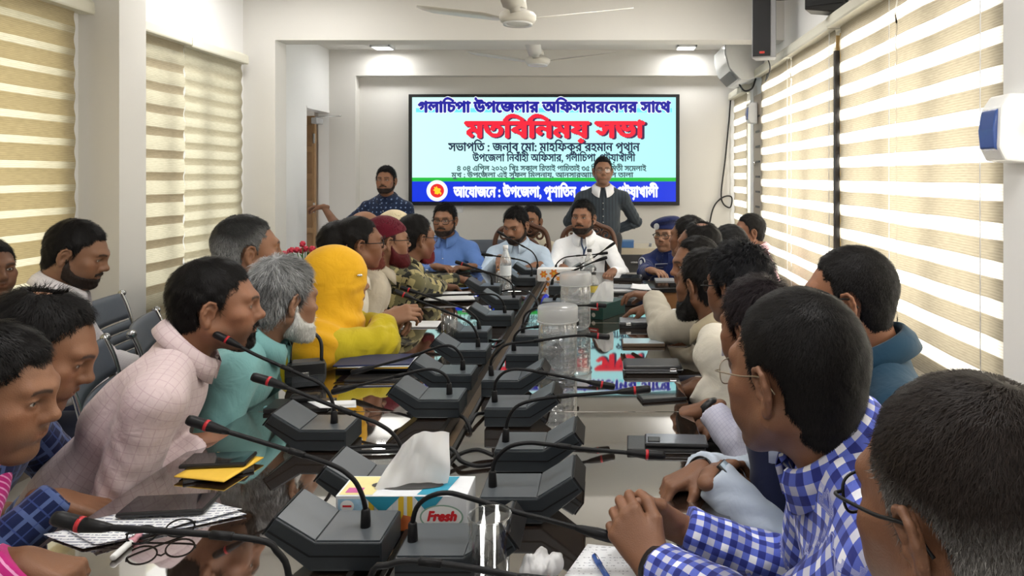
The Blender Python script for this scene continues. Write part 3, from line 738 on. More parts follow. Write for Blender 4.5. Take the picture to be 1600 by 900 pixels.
def add_box(bm, lo, hi, bev=0., M=None):
    r = bmesh.ops.create_cube(bm, size=1); vs = r['verts']
    for v in vs: v.co = Vector([lo[i]+(v.co[i]+.5)*(hi[i]-lo[i]) for i in range(3)])
    if bev: 
        es = list({e for v in vs for e in v.link_edges}); r2 = bmesh.ops.bevel(bm, geom=es, offset=bev, segments=2, affect='EDGES', profile=.5); vs = list({v for f in r2['faces'] for v in f.verts}|{v for v in vs if v.is_valid})
    if M is not None: bmesh.ops.transform(bm, matrix=M, verts=[v for v in vs if v.is_valid])
    return vs
def box(name, lo, hi, m, parent=None, bev=0., M=None):
    bm = bmesh.new(); add_box(bm, lo, hi, bev, M); return bm_obj(name, bm, m, parent)
def boxes(name, lst, m, parent=None, bev=0.):
    bm = bmesh.new()
    for lo, hi in lst: add_box(bm, lo, hi, bev)
    return bm_obj(name, bm, m, parent)
def prism(name, prof, axis, a, b, m, parent=None, bev=0., smooth=False):
    """extrude a closed 2-D outline along an axis (0, 1 or 2) from a to b"""
    bm = bmesh.new(); o = [i for i in range(3) if i != axis]; vs = []
    for p in prof:
        c = [0, 0, 0]; c[o[0]], c[o[1]], c[axis] = p[0], p[1], a; vs.append(bm.verts.new(c))
    f = bm.faces.new(vs); r = bmesh.ops.extrude_face_region(bm, geom=[f]); t = [0, 0, 0]; t[axis] = b-a
    bmesh.ops.translate(bm, verts=[v for v in r['geom'] if isinstance(v, bmesh.types.BMVert)], vec=t)
    if bev: bmesh.ops.bevel(bm, geom=bm.edges[:], offset=bev, segments=2, affect='EDGES', profile=.5)
    return bm_obj(name, bm, m, parent, smooth)
def lathe(name, prof, m, parent=None, n=32, loc=None, smooth=True):
    P = []; F = []; k = len(prof)
    for i in range(n):
        a = 2*PI*i/n
        for r, z in prof: P.append((r*math.cos(a), r*math.sin(a), z))
    for i in range(n):
        for j in range(k-1): F.append((i*k+j, ((i+1) % n)*k+j, ((i+1) % n)*k+j+1, i*k+j+1))
    o = mesh_np(name, np.array(P), np.array(F), m, parent, smooth=smooth)
    if loc: o.location = loc
    return o
def copy_tree(o, parent=None):
    c = o.copy(); COL.objects.link(c)
    if parent: c.parent = parent
    for ch in list(o.children): copy_tree(ch, c)
    return c
# ------------------------------------------------------------------ room materials
WALL = mat('cream wall paint', (.70, .685, .655), .75, spec=.25, noise=.02, nscale=3, bump=.15, bscale=160)
WALLW = mat('white wall paint', (.82, .82, .82), .75, spec=.25, noise=.02, nscale=3, bump=.15, bscale=160)
CEIL = mat('ceiling paint', (.70, .68, .65), .8, spec=.2, noise=.02, nscale=3)
def tile_mat():
    m = mat('floor tiles', (.55, .52, .47), .25); nt = m.node_tree; b = nt.nodes['Principled BSDF']; t = nt.nodes.new('ShaderNodeTexBrick'); t.offset = 0; t.inputs['Scale'].default_value = 1
    t.inputs['Color1'].default_value = (.56, .52, .46, 1); t.inputs['Color2'].default_value = (.52, .49, .44, 1); t.inputs['Mortar'].default_value = (.25, .23, .2, 1); t.inputs['Brick Width'].default_value = .6; t.inputs['Row Height'].default_value = .6; t.inputs['Mortar Size'].default_value = .004
    c = nt.nodes.new('ShaderNodeTexCoord'); nt.links.new(c.outputs['Object'], t.inputs[0]); nt.links.new(t.outputs[0], b.inputs['Base Color']); return m
FLOOR = tile_mat()
ALU = mat('aluminium window frame', (.30, .27, .22), .4, .6, noise=.05)
DARKALU = mat('dark window frame', (.035, .03, .028), .5, noise=.1)
PANE = glassy('window glass', (.97, .98, .97))
HEADER = mat('blind header cream', (.70, .68, .58), .5, noise=.03)
WHITEPL = mat('white plastic', (.80, .81, .82), .35, noise=.03); BLACKPL = mat('black plastic', (.014, .014, .015), .4, noise=.1)
XL, XR, YB, YN = -2.82, 1.40, 7.32, -1.6
Z1, Z2 = 2.98, 2.76; YBEAM0, YBEAM1 = 5.49, 5.68
struct(box('floor', (XL-.2, YN-.2, -.1), (XR+.2, YB+1.2, 0), FLOOR))
struct(boxes('ceiling', [((XL-.2, YN-.2, Z1), (XR+.2, YBEAM1, Z1+.12)), ((XL-.2, YBEAM1, Z2), (XR+.2, YB+.2, Z1+.12))], CEIL))
def wall_with_holes(name, x0, x1, y0, y1, z1, holes, m):
    """a side wall cut by openings (y0, y1, z0, z1)"""
    L = []; ys = sorted({y0, y1}|{h[0] for h in holes}|{h[1] for h in holes})
    for a, b in zip(ys[:-1], ys[1:]):
        hs = sorted([h for h in holes if h[0] <= a+1e-6 and h[1] >= b-1e-6], key=lambda h: h[2]); z = 0
        for h in hs:
            if h[2] > z: L.append(((x0, a, z), (x1, b, h[2])))
            z = h[3]
        if z < z1: L.append(((x0, a, z), (x1, b, z1)))
    return struct(boxes(name, L, m))
LH = [(1.2, 3.62, .72, 2.28), (4.12, 5.34, .72, 2.28), (6.66, 7.2, 0, 2.12)]
RH = [(.3, 2.2, .72, 2.28), (2.45, 4.04, .72, 2.28), (4.20, 6.08, .72, 2.28), (6.62, 7.22, .72, 2.2)]
wall_with_holes('wall_left', XL-.11, XL, YN, YB, Z1, LH, WALLW)
wall_with_holes('wall_right', XR, XR+.15, YN, YB, Z1, RH, WALLW)
struct(box('wall_back', (XL-.2, YB, 0), (XR+.2, YB+.12, Z1), WALL))
struct(box('wall_front', (XL-.2, YN-.12, 0), (XR+.2, YN, Z1), WALL))
# the left column, the two beams and their piers
struct(box('column', (XL, 3.77, 0), (-2.60, 3.99, Z1), WALL))
struct(boxes('beam', [((XL, YBEAM0, 2.53), (XR, YBEAM1, Z1)), ((XL, YBEAM0, 0), (-2.57, YBEAM1, 2.53))], WALL))
struct(boxes('beam', [((XL, 7.2, 2.498), (XR, YB, Z1)), ((XL, 7.2, 0), (-2.55, YB, 2.498))], WALL))
# corridor seen behind the open door
struct(boxes('wall_corridor', [((XL-1.5, 6.2, 0), (XL-1.4, 7.9, 2.6)), ((XL-1.5, 7.8, 0), (XL-.2, 7.9, 2.6)), ((XL-1.5, 6.1, 0), (XL-.11, 6.2, 2.6)), ((XL-1.5, 6.1, 2.6), (XL-.11, 7.9, 2.7))], WALL))
# windows: frame, mullions and pane
def window(k, x, y0, y1, z0, z1, nm, dark=False):
    L = [((x-.02, y0, z0), (x+.02, y1, z0+.045)), ((x-.02, y0, z1-.045), (x+.02, y1, z1))]
    for i in range(nm+1):
        y = y0+(y1-y0)*i/nm; a = max(y0, y-.025); L.append(((x-.02, a, z0), (x+.02, min(a+.05, y1), z1)))
    f = struct(boxes('window_%d' % k, L, DARKALU if dark else ALU))
    struct(box('window_pane', (x-.003, y0+.01, z0+.01), (x+.003, y1-.01, z1-.01), PANE, f))
    # sill
    return f
for k, h in enumerate(LH[:2]): window(k+1, XL-.06, *h, 3)
for k, h in enumerate(RH): window(k+3, XR+.08, *h, 3 if h[1]-h[0] > 1 else 1)
# zebra roller blinds
def blind_mat(name, op, sh, period, open_=.45, tl=(.5, .43, .30), off=0., clear=.30):
    m = bpy.data.materials.new(name); m.use_nodes = True; nt = m.node_tree; nt.nodes.clear(); N = nt.nodes.new; lk = nt.links.new
    out = N('ShaderNodeOutputMaterial'); tc = N('ShaderNodeTexCoord'); sep = N('ShaderNodeSeparateXYZ'); lk(tc.outputs['Object'], sep.inputs[0])
    def M(op_, a, b=None):
        n = N('ShaderNodeMath'); n.operation = op_
        for i, v in enumerate((a, b)):
            if v is None: continue
            if isinstance(v, (int, float)): n.inputs[i].default_value = v
            else: lk(v, n.inputs[i])
        return n.outputs[0]
    # slight sag of the bands
    ns = N('ShaderNodeTexNoise'); ns.inputs['Scale'].default_value = 2.2; lk(tc.outputs['Object'], ns.inputs['Vector'])
    z = M('ADD', sep.outputs[2], M('MULTIPLY', M('SUBTRACT', ns.outputs[0], .5), .012))
    fr = M('FRACT', M('ADD', M('DIVIDE', z, period), 20+off)); sheer = M('LESS_THAN', fr, open_)
    th = M('FRACT', M('DIVIDE', z, period/13)); thr = M('LESS_THAN', th, .3)                     # woven threads
    vs = N('ShaderNodeMapping'); vs.inputs['Scale'].default_value = (1, 14, 160); n2 = N('ShaderNodeTexNoise'); n2.inputs['Scale'].default_value = 1.5; lk(tc.outputs['Object'], vs.inputs[0]); lk(vs.outputs[0], n2.inputs['Vector'])
    gr = M('MULTIPLY', M('ADD', M('MULTIPLY', n2.outputs[0], .5), .75), M('SUBTRACT', 1., M('MULTIPLY', thr, .16)))
    def sc(c): 
        v = N('ShaderNodeVectorMath'); v.operation = 'SCALE'; v.inputs[0].default_value = c; lk(gr, v.inputs['Scale']); return v.outputs[0]
    d1 = N('ShaderNodeBsdfDiffuse'); lk(sc(op), d1.inputs[0]); t1 = N('ShaderNodeBsdfTranslucent'); lk(sc(tl), t1.inputs[0]); a1 = N('ShaderNodeMixShader'); a1.inputs[0].default_value = .5; lk(d1.outputs[0], a1.inputs[1]); lk(t1.outputs[0], a1.inputs[2])
    d2 = N('ShaderNodeBsdfDiffuse'); lk(sc(sh), d2.inputs[0]); t2 = N('ShaderNodeBsdfTranslucent'); lk(sc(sh), t2.inputs[0]); a2 = N('ShaderNodeMixShader'); a2.inputs[0].default_value = .65; lk(d2.outputs[0], a2.inputs[1]); lk(t2.outputs[0], a2.inputs[2])
    tr = N('ShaderNodeBsdfTransparent'); a3 = N('ShaderNodeMixShader'); a3.inputs[0].default_value = clear; lk(a2.outputs[0], a3.inputs[1]); lk(tr.outputs[0], a3.inputs[2])
    mx = N('ShaderNodeMixShader'); lk(sheer, mx.inputs[0]); lk(a1.outputs[0], mx.inputs[1]); lk(a3.outputs[0], mx.inputs[2]); lk(mx.outputs[0], out.inputs[0]); return m
BL_R = blind_mat('zebra blind, greige', (.62, .57, .47), (.80, .74, .64), .136, .44, (.155, .13, .09), clear=.13)
BL_L = blind_mat('zebra blind, straw', (.66, .57, .38), (.55, .50, .36), .118, .30, (.27, .205, .095), clear=.05)
BL_L2 = blind_mat('zebra blind, cream', (.66, .58, .42), (.50, .46, .35), .140, .62, (.13, .10, .06), clear=.0)
BL_L3 = blind_mat('zebra blind, pale', (.72, .68, .54), (.48, .445, .34), .105, .55, (.24, .205, .13), clear=.0)
def blind(label, side, x, y0, y1, zt, zb, fm, amp=.004, per=.136, wav=0., cord=None, hy=None, hdepth=.085):
    r = thing('zebra_blind', label, 'blind', (x, (y0+y1)/2, zt)); n = int((zt-zb)/.0085); ny = 40; h = zt-zb; hw = (y1-y0)/2
    P = []; 
    for i in range(n+1):
        z = -h*i/n
        for j in range(ny+1):
            y = -hw+2*hw*j/ny; dz = 0
            ph = (z/per) % 1
            bul = amp*math.sin(PI*2*z/per)+.002*math.sin(y*9+z*3)
            P.append((side*bul, y, z+wav*math.sin(y*21+int(-z/per)*1.3)*max(0, math.sin(PI*ph))))
    F = [(i*(ny+1)+j, i*(ny+1)+j+1, (i+1)*(ny+1)+j+1, (i+1)*(ny+1)+j) for i in range(n) for j in range(ny)]
    mesh_np('fabric', np.array(P), np.array(F), fm, r)
    box('bottom_rail', (-.012, -hw, -h-.025), (.012, hw, -h), HEADER, r, .004)
    a, b = (hy[0]-(y0+y1)/2, hy[1]-(y0+y1)/2) if hy else (-hw, hw)
    prism('header_box', [(0-side*.03, .0), (0-side*.03, .075), (side*hdepth*.5, .075), (side*hdepth*.62, .06), (side*hdepth*.65, .01), (side*hdepth*.6, 0)], 1, a, b, HEADER, r, .002)
    if cord is not None: 
        tube('pull_cord', [(side*.02, cord-(y0+y1)/2, 0), (side*.022, cord-(y0+y1)/2, -h*.5), (side*.02, cord-(y0+y1)/2, -h*.93)], .0022, WHITEPL, r, 5)
    return r
ZT, ZB = 2.335, .60
blind('straw zebra blind on the left wall in front of the column', 1, XL+.035, 1.15, 3.70, ZT, ZB, BL_L, per=.118, hy=(1.1, 3.78), wav=.002)
blind('cream zebra blind with rippled bands just behind the left column', 1, XL+.035, 4.02, 4.66, ZT, ZB-.04, BL_L2, per=.14, wav=.006, amp=.007)
blind('pale cream zebra blind between the rippled blind and the left beam pier', 1, XL+.035, 4.665, 5.40, ZT-.01, ZB-.04, BL_L3, per=.105, wav=.004, amp=.005)
blind('greige zebra blind on the right wall behind the nearest seated men', -1, XR-.035, 2.40, 3.29, ZT, ZB, BL_R, hy=(2.3, 3.29), hdepth=.11, cord=2.52)
blind('greige zebra blind right of the dark gap strip on the right wall', -1, XR-.035, 3.305, 4.085, ZT, ZB, BL_R, hy=(3.295, 4.12), hdepth=.11, cord=3.33)
blind('greige zebra blind left of the dark gap strip on the right wall', -1, XR-.035, 4.165, 5.155, ZT, ZB, BL_R, hy=(4.15, 5.16), cord=4.22)
blind('greige zebra blind on the right wall beside the slotted panel', -1, XR-.035, 5.175, 6.15, ZT, ZB, BL_R, hy=(5.165, 6.18), cord=5.19)
blind('narrow zebra blind in the far right corner below the air conditioner', -1, 1.335, 6.62, 7.27, 2.255, ZB, BL_R, hy=(6.60, 7.29), hdepth=.09)
blind('greige zebra blind nearest the camera on the right wall', -1, XR-.035, .3, 2.22, ZT, ZB, BL_R)
struct(box('trim_1', (XR-.06, 4.095, .6), (XR-.004, 4.125, 2.2), DARKALU))
struct(box('trim_2', (XR-.05, 2.225, .3), (XR-.004, 2.385, Z1), WALLW))
GOLD = mat('gold anodised strip', (.55, .38, .16), .4, .5, noise=.1)
for k, y in enumerate((2.395, 4.09, 4.160)): struct(box('trim_%d' % (k+3), (XR-.034, y-.004, .6), (XR-.004, y+.004, 2.3), GOLD))
# slotted panel and white strip between the right blinds
PANEL = mat('beige slotted panel', (.42, .36, .29), .6, noise=.06)
pn = thing('slotted_panel', 'beige wall panel with dark slots between two right blinds', 'panel', (XR, 6.32, 0)); box('board', (-.03, -.155, .9), (-.002, .155, 2.20), PANEL, pn, .004)
for i in range(9): box('slot', (-.034, -.10, 1.05+i*.135), (-.0305, .07, 1.068+i*.135), BLACKPL, pn)
box('edge_strip', (-.036, .158, .9), (-.002, .285, 2.3), WALLW, pn, .004)
lathe('knob', [(0, .018), (.012, .016), (.016, .006), (.009, 0), (.007, -.02), (0, -.02)], SILVER, pn, 14).location = (-.05, .03, 1.58); pn.children[-1].rotation_euler = (0, -PI/2, 0)
# door opening on the left with its open leaf
WOOD = mat('carved oak door', (.36, .22, .11), .45, noise=.25, nscale=14)
WOODD = mat('dark oak panel', (.25, .145, .07), .5, noise=.25, nscale=14)
dr = thing('door_1', 'open brown panelled wooden door in the left wall opening', 'door', (XL-.118, 7.13, 0)); dr['kind'] = 'structure'
box('door_leaf', (-.80, 0, .01), (-.0, .045, 2.08), WOOD, dr, .003)
for i in range(7): box('door_panel', (-.10, -.012, .12+i*.275), (-.022, -.001, .34+i*.275), WOODD, dr, .006)
for z in (.3, 1.1, 1.8): box('hinge', (-.012, -.016, z), (.006, -.001, z+.10), SILVER, dr, .002)
struct(boxes('trim_6', [((XL-.108, 6.655, 2.115), (XL+.004, 7.2, 2.135))], WALLW))
cl = thing('door_closer', 'grey door closer with its arm above the open door', 'door closer', (XL-.06, 7.0, 2.02))
box('closer_body', (-.03, -.03, -.03), (.03, .13, .03), mat('closer grey', (.5, .5, .52), .4, .3), cl, .008); tube('closer_arm', [(0, 0, .035), (.12, .05, .045), (.26, -.02, .045)], .008, SILVER, cl, 8)
# skirting
SK = mat('skirting tile', (.35, .30, .26), .3, noise=.05)
struct(box('baseboard_left', (XL, YN, 0), (XL+.012, 6.6, .1), SK)); struct(box('baseboard_right', (XR-.012, YN, 0), (XR, YB, .1), SK)); struct(box('baseboard_back', (-2.5, YB-.012, 0), (XR, YB, .1), SK))
# ------------------------------------------------------------------ lamps of the room
LEDM = mat('led panel diffuser', (1, 1, 1), .5, emit=(1, .98, .95), estr=9.)
def led(label, x, y, z, s, power, grp=None):
    r = thing('ceiling_light', label, 'ceiling light', (x, y, z), group=grp)
    boxes('frame', [((-s, -s, -.028), (s, -s+.012, 0)), ((-s, s-.012, -.028), (s, s, 0)), ((-s, -s, -.028), (-s+.012, s, 0)), ((s-.012, -s, -.028), (s, s, 0))], WHITEPL, r)
    box('diffuser', (-s+.012, -s+.012, -.024), (s-.012, s-.012, -.004), LEDM, r)
    area('led lamp', (0, 0, -.035), (0, 0, 0), s*1.8, s*1.8, power, (1, .985, .96), r); return r
led('small square ceiling light above the open door side', -2.2, 6.97, Z2, .095, LAMP_BACK); led('small square ceiling light beside the air conditioner', .806, 6.97, Z2, .095, LAMP_BACK)
for i, (x, y) in enumerate(((-1.0, 1.3), (.5, 1.3), (-.7, -.8), (-2.15, 4.6), (.3, 4.4))):
    led('square ceiling light over the front half of the room', x, y, Z1, .3, LAMP_FRONT if y < 4 else LAMP_MID, 'ceiling lights above the long table')
# daylight entering at the windows (outside the panes)
for k, h in enumerate(LH[:2]): area('daylight left', (XL-.5, (h[0]+h[1])/2, (h[2]+h[3])/2), (0, -PI/2, 0), h[3]-h[2], h[1]-h[0], DAY_LEFT*(h[1]-h[0]), (1, .98, .92))
for k, h in enumerate(RH): area('daylight right', (XR+.6, (h[0]+h[1])/2, (h[2]+h[3])/2), (0, PI/2, 0), h[3]-h[2], h[1]-h[0], DAY_RIGHT*(h[1]-h[0]), (1, .98, .95))
# ------------------------------------------------------------------ ceiling fans
FANM = mat('fan enamel', (.70, .68, .63), .35, noise=.03)
def fan(label, x, y, zhub, ztop, R, ang, hubr, canopy):
    r = thing('ceiling_fan', label, 'ceiling fan', (x, y, zhub))
    lathe('motor', [(0, -.035), (hubr*.75, -.035), (hubr*.92, -.025), (hubr, -.008), (hubr, .012), (hubr*.9, .026), (hubr*.55, .04), (hubr*.42, .05), (0, .05)], FANM, r, 40)
    lathe('motor_rim', [(hubr*.60, -.036), (hubr*.78, -.044), (hubr*.80, -.034)], WHITEPL, r, 40)
    lathe('neck', [(0, .05), (hubr*.52, .052), (hubr*.46, .09), (hubr*.40, .05+canopy), (hubr*.34, .06+canopy), (0, .06+canopy)], FANM, r, 28)
    tube('downrod', [(0, 0, .05+canopy), (0, 0, ztop-zhub)], .012, FANM, r, 12)
    lathe('ceiling_cup', [(.013, ztop-zhub-.09), (.05, ztop-zhub-.05), (.06, ztop-zhub), (0, ztop-zhub)], FANM, r, 24)
    for k in range(3):
        a = ang+k*2*PI/3; P = []; n = 14
        for i in range(n+1):
            t = i/n; rr = hubr*.9+(R-hubr*.9)*t; w = .028 if t < .1 else .055+.018*t; w = w*(1-.6*max(0, (t-.94)/.06)); tw = .22*(1-.4*t)
            for q in (-1, 1):
                for dz in (-.0025, .0025): P.append((rr, q*w*math.cos(tw), .008+q*w*math.sin(tw)+dz+.135*t))
        F = []
        for i in range(n):
            o = i*4; F += [(o, o+4, o+6, o+2), (o+1, o+3, o+7, o+5), (o, o+1, o+5, o+4), (o+2, o+6, o+7, o+3)]
        F += [(0, 2, 3, 1), (n*4, n*4+1, n*4+3, n*4+2)]
        b = mesh_np('blade', np.array(P), np.array(F), FANM, r, smooth=False); b.rotation_euler = (0, 0, a)
    return r
fan('cream ceiling fan hanging nearer, in front of the beam', (809-945)*4.0/1100, 4.0, 2.37, Z1, .76, math.radians(30), .105, .10)
fan('cream ceiling fan farther away, behind the beam', (840-945)*6.3/1100, 6.3, 2.50, Z2, .80, math.radians(30), .112, .05)
# ------------------------------------------------------------------ air conditioner, speakers, dispensers, cables
ac = thing('air_conditioner', 'white wall air conditioner high in the far right corner', 'air conditioner', (XR, 6.20, 2.335))
prism('casing', [(-.004, .02), (-.14, -.02), (-.20, -.015), (-.30, .09), (-.335, .22), (-.335, .31), (-.30, .33), (-.004, .33)], 1, 0, .62, WHITEPL, ac, .006)
ACF = mat('glossy white front', (.86, .89, .90), .12, spec=.6, coat=.5, noise=.01)
P = np.array([(x, y, z) for y in (.012, .61) for x, z in ((-.213, -.012), (-.305, .088), (-.341, .215), (-.342, .30))]); mesh_np('front_cover', P, np.array([(0, 1, 5, 4), (1, 2, 6, 5), (2, 3, 7, 6)]), ACF, ac)
P = np.array([(x, y, z) for y in (.04, .585) for x, z in ((-.222, -.006), (-.290, .068))])+np.array((-.004, 0, -.004)); mesh_np('air_outlet', P, np.array([(0, 1, 3, 2)]), BLACKPL, ac)
tube('drain_hose', smooth_path([(-.06, .05, 0), (-.10, .02, -.09), (-.16, .04, -.11), (-.20, .08, -.05)]), .008, BLACKPL, ac, 8)
SPK = mat('speaker grille', (.012, .012, .014), .6, bump=.6, bscale=900); SPS = mat('speaker grey side', (.30, .30, .31), .5, noise=.05); REDL = mat('red badge', (.5, .04, .03), .4)
sp_ = thing('column_speaker', 'tall black column loudspeaker on the right wall near the beam', 'loudspeaker', (1.13, 5.0, 2.31), math.radians(-18))
prism('cabinet', [(-.085, 0), (.085, 0), (.07, .13), (-.07, .13)], 2, 0, .60, SPS, sp_, .006); box('grille', (-.078, -.008, .012), (.045, 0, .59), SPK, sp_, .003); box('badge', (-.03, -.011, .03), (.005, -.0075, .045), REDL, sp_)
tube('bracket', [(.03, .13, .45), (.10, .16, .45), (.30, .17, .45)], .014, BLACKPL, sp_, 8); tube('speaker_cable', smooth_path([(.0, .13, .05), (.03, .16, -.05), (-.02, .35, -.12), (-.03, .6, -.03)]), .005, BLACKPL, sp_, 6)
s2 = thing('box_speaker', 'small black box loudspeaker above the nearer right blind', 'loudspeaker', (1.26, 4.05, 2.42), math.radians(-30))
prism('cabinet', [(-.11, .02), (.06, -.012), (.12, .03), (.12, .30), (-.11, .30)], 1, 0, .14, BLACKPL, s2, .006); box('grille', (-.105, -.006, .035), (.105, 0, .29), SPK, s2, .002); tube('bracket', [(.05, .13, .2), (.12, .2, .2)], .015, BLACKPL, s2, 8)
BLUEPL = mat('blue tinted plastic', (.05, .10, .32), .15, spec=.6, noise=.05)
def dispenser(label, loc, s, rz):
    r = thing('wall_dispenser', label, 'dispenser', loc, rz)
    prism('casing', [(-.035*s, -.10*s), (.045*s, -.11*s), (.045*s, .115*s), (-.02*s, .115*s), (-.05*s, .07*s), (-.055*s, -.06*s)], 1, -.06*s, .06*s, WHITEPL, r, .008*s)
    prism('blue_window', [(-.04*s, -.075*s), (-.062*s, -.06*s), (-.068*s, 0), (-.058*s, .06*s), (-.04*s, .075*s)], 1, -.045*s, .045*s, BLUEPL, r, .004*s); return r
dispenser('white and blue wall dispenser at the right edge beside the nearest blind', (XR-.09, 2.30, 1.62), 1.0, 0)
dispenser('small white and blue wall dispenser below the air conditioner', (XR-.075, 6.33, 2.03), .85, 0)
tube_ = lambda name, lab, pts, r, m, cat: tag(tube(name, smooth_path(pts, 8), r, m, n=6), lab, cat)
tube_('power_cable', 'black cable hanging down the back wall beside the far blind', [P3(1142, 150, 7.3), P3(1139, 190, 7.3), P3(1133, 250, 7.29), P3(1127, 300, 7.29), P3(1130, 318, 7.29), P3(1141, 324, 7.28), P3(1143, 308, 7.28), P3(1130, 308, 7.285), P3(1116, 322, 7.29), P3(1109, 350, 7.3), P3(1106, 400, 7.3)], .008, BLACKPL, 'cable')
sk = thing('wall_socket', 'white switch socket on the back wall below the screen', 'wall socket', P3(715, 327, YB)); box('plate', (-.055, -.012, -.035), (.055, 0, .035), WHITEPL, sk, .004); box('switch', (-.03, -.017, -.012), (-.008, -.011, .012), WHITEPL, sk, .002); box('switch', (.008, -.017, -.012), (.03, -.011, .012), WHITEPL, sk, .002)
# ------------------------------------------------------------------ the screen and its writing
def glyph_runs(chars, rows):
    pass
def outlines(text):
    cu = bpy.data.curves.new('tmp', 'FONT'); cu.body = text; cu.size = 1; cu.dimensions = '2D'; cu.fill_mode = 'NONE'; cu.resolution_u = 4
    o = bpy.data.objects.new('tmp', cu); COL.objects.link(o); dg = bpy.context.evaluated_depsgraph_get(); me = o.evaluated_get(dg).to_mesh()
    E = np.zeros(len(me.edges)*2, np.int32); me.edges.foreach_get('vertices', E); C = np.zeros(len(me.vertices)*3, f32); me.vertices.foreach_get('co', C)
    C = C.reshape(-1, 3)[:, :2].copy(); E = E.reshape(-1, 2).copy(); bpy.data.objects.remove(o); bpy.data.curves.remove(cu)
    return C, E
def text_raster(text, res=64):
    """visual-order Bengali text -> coverage rows; '{ab}' stacks two letters into one"""
    C, E = outlines(text.replace('{', '').replace('}', ''))
    x0, x1 = C[:, 0].min(), C[:, 0].max(); y0, y1 = -.35, 1.05
    H = int((y1-y0)*res); W = int((x1-x0)*res)+3; img = np.zeros((H, W), bool)
    a = C[E[:, 0]]; b = C[E[:, 1]]
    for r in range(H):
        y = y0+(r+.5)/res; m = ((a[:, 1] <= y) & (b[:, 1] > y)) | ((b[:, 1] <= y) & (a[:, 1] > y))
        if not m.any(): continue
        p, q = a[m], b[m]; x = p[:, 0]+(y-p[:, 1])/(q[:, 1]-p[:, 1])*(q[:, 0]-p[:, 0]); s = np.where(q[:, 1] > p[:, 1], 1, -1); o = np.argsort(x); x = x[o]; cw = np.cumsum(s[o])
        for i in range(len(x)-1):
            if cw[i] != 0: img[r, int((x[i]-x0)*res+.5):int((x[i+1]-x0)*res+.5)+1] = True
    return img, res, y0
def dilate(img, r):
    o = img.copy()
    for dy in range(-r, r+1):
        for dx in range(-r, r+1):
            if dx*dx+dy*dy <= r*r+.5:
                s = np.zeros_like(img); H, W = img.shape
                s[max(0, dy):H+min(0, dy), max(0, dx):W+min(0, dx)] = img[max(0, -dy):H+min(0, -dy), max(0, -dx):W+min(0, -dx)]; o |= s
    return o
def writing(name, text, px0, px1, py0, py1, d, m, parent, bold=1, res=40, shift=(0, 0), lat=False, top=.62):
    """lay the text between pixels px0..px1 with its head line at py0 and its feet at py1"""
    img, rs, y0 = text_raster(text, res); img = np.pad(img, 4); y0 -= 4/rs
    if bold: img = dilate(img, bold)
    cols = np.where(img.any(0))[0]; c0, c1 = cols[0], cols[-1]+1
    Xa, _, Za = P3(px0, py0, d); Xb, _, Zb = P3(px1, py1, d); sx = (Xb-Xa)/(c1-c0); sz = (Za-Zb)/(top*rs); base = -y0*rs
    P = []; F = []
    for r in range(img.shape[0]):
        row = img[r]; ch = np.diff(np.concatenate([[0], row.astype(int), [0]])); st = np.where(ch == 1)[0]; en = np.where(ch == -1)[0]
        for a, b in zip(st, en):
            n = len(P); za = Zb+(r-base)*sz; zb = za+sz
            P += [(Xa+(a-c0)*sx+shift[0], d, za+shift[1]), (Xa+(b-c0)*sx+shift[0], d, za+shift[1]), (Xa+(b-c0)*sx+shift[0], d, zb+shift[1]), (Xa+(a-c0)*sx+shift[0], d, zb+shift[1])]; F.append((n, n+1, n+2, n+3))
    P = np.array(P); 
    if parent is not None: P = P-np.array(parent.matrix_basis.translation)
    return mesh_np(name, P, np.array(F), m, parent, smooth=False)
def emis(name, col, s=1.0): 
    m = mat(name, (0, 0, 0), .4, emit=col, estr=s, noise=0); return m
def lin(r, g, b): return tuple((c/255/12.92 if c/255 <= .04045 else ((c/255+.055)/1.055)**2.4) for c in (r, g, b))
DS = 7.24
tv = thing('led_screen', 'wide lit meeting screen with Bengali lettering on the back wall', 'screen', P3(850, 320, DS))
tl_ = np.array(tv.location)
def TVB(name, x0, y0, x1, y1, d0, d1, m, bev=0):
    a = np.array(P3(x0, y1, DS))-tl_; b = np.array(P3(x1, y0, DS))-tl_; return box(name, (a[0], d0, a[2]), (b[0], d1, b[2]), m, tv, bev)
TVB('casing', 638, 147, 1062, 321, .004, .07, BLACKPL, .004)
sg = bpy.data.materials.new('screen picture'); sg.use_nodes = True; nt = sg.node_tree; b = nt.nodes['Principled BSDF']; b.inputs['Base Color'].default_value = (0, 0, 0, 1); b.inputs['Roughness'].default_value = .35
# the slide: pale cyan with lighter left side
tcn = nt.nodes.new('ShaderNodeTexCoord'); ss = nt.nodes.new('ShaderNodeSeparateXYZ'); mr = nt.nodes.new('ShaderNodeMapRange'); mr.inputs[1].default_value = -1.3; mr.inputs[2].default_value = 1.3
cr = nt.nodes.new('ShaderNodeValToRGB'); cr.color_ramp.elements[0].color = (*lin(205, 250, 244), 1); cr.color_ramp.elements[1].color = (*lin(172, 243, 246), 1)
nt.links.new(tcn.outputs['Object'], ss.inputs[0]); nt.links.new(ss.outputs[0], mr.inputs[0]); nt.links.new(mr.outputs[0], cr.inputs[0]); nt.links.new(cr.outputs[0], b.inputs['Emission Color']); b.inputs['Emission Strength'].default_value = 1.0
TVB('picture', 644, 152, 1056, 281, -.001, .006, sg); TVB('green_band', 644, 277.5, 1056, 283.5, -.002, .006, emis('slide green', lin(30, 180, 60))); TVB('blue_band', 644, 283.5, 1056, 315, -.002, .006, emis('slide blue', lin(8, 50, 215)))
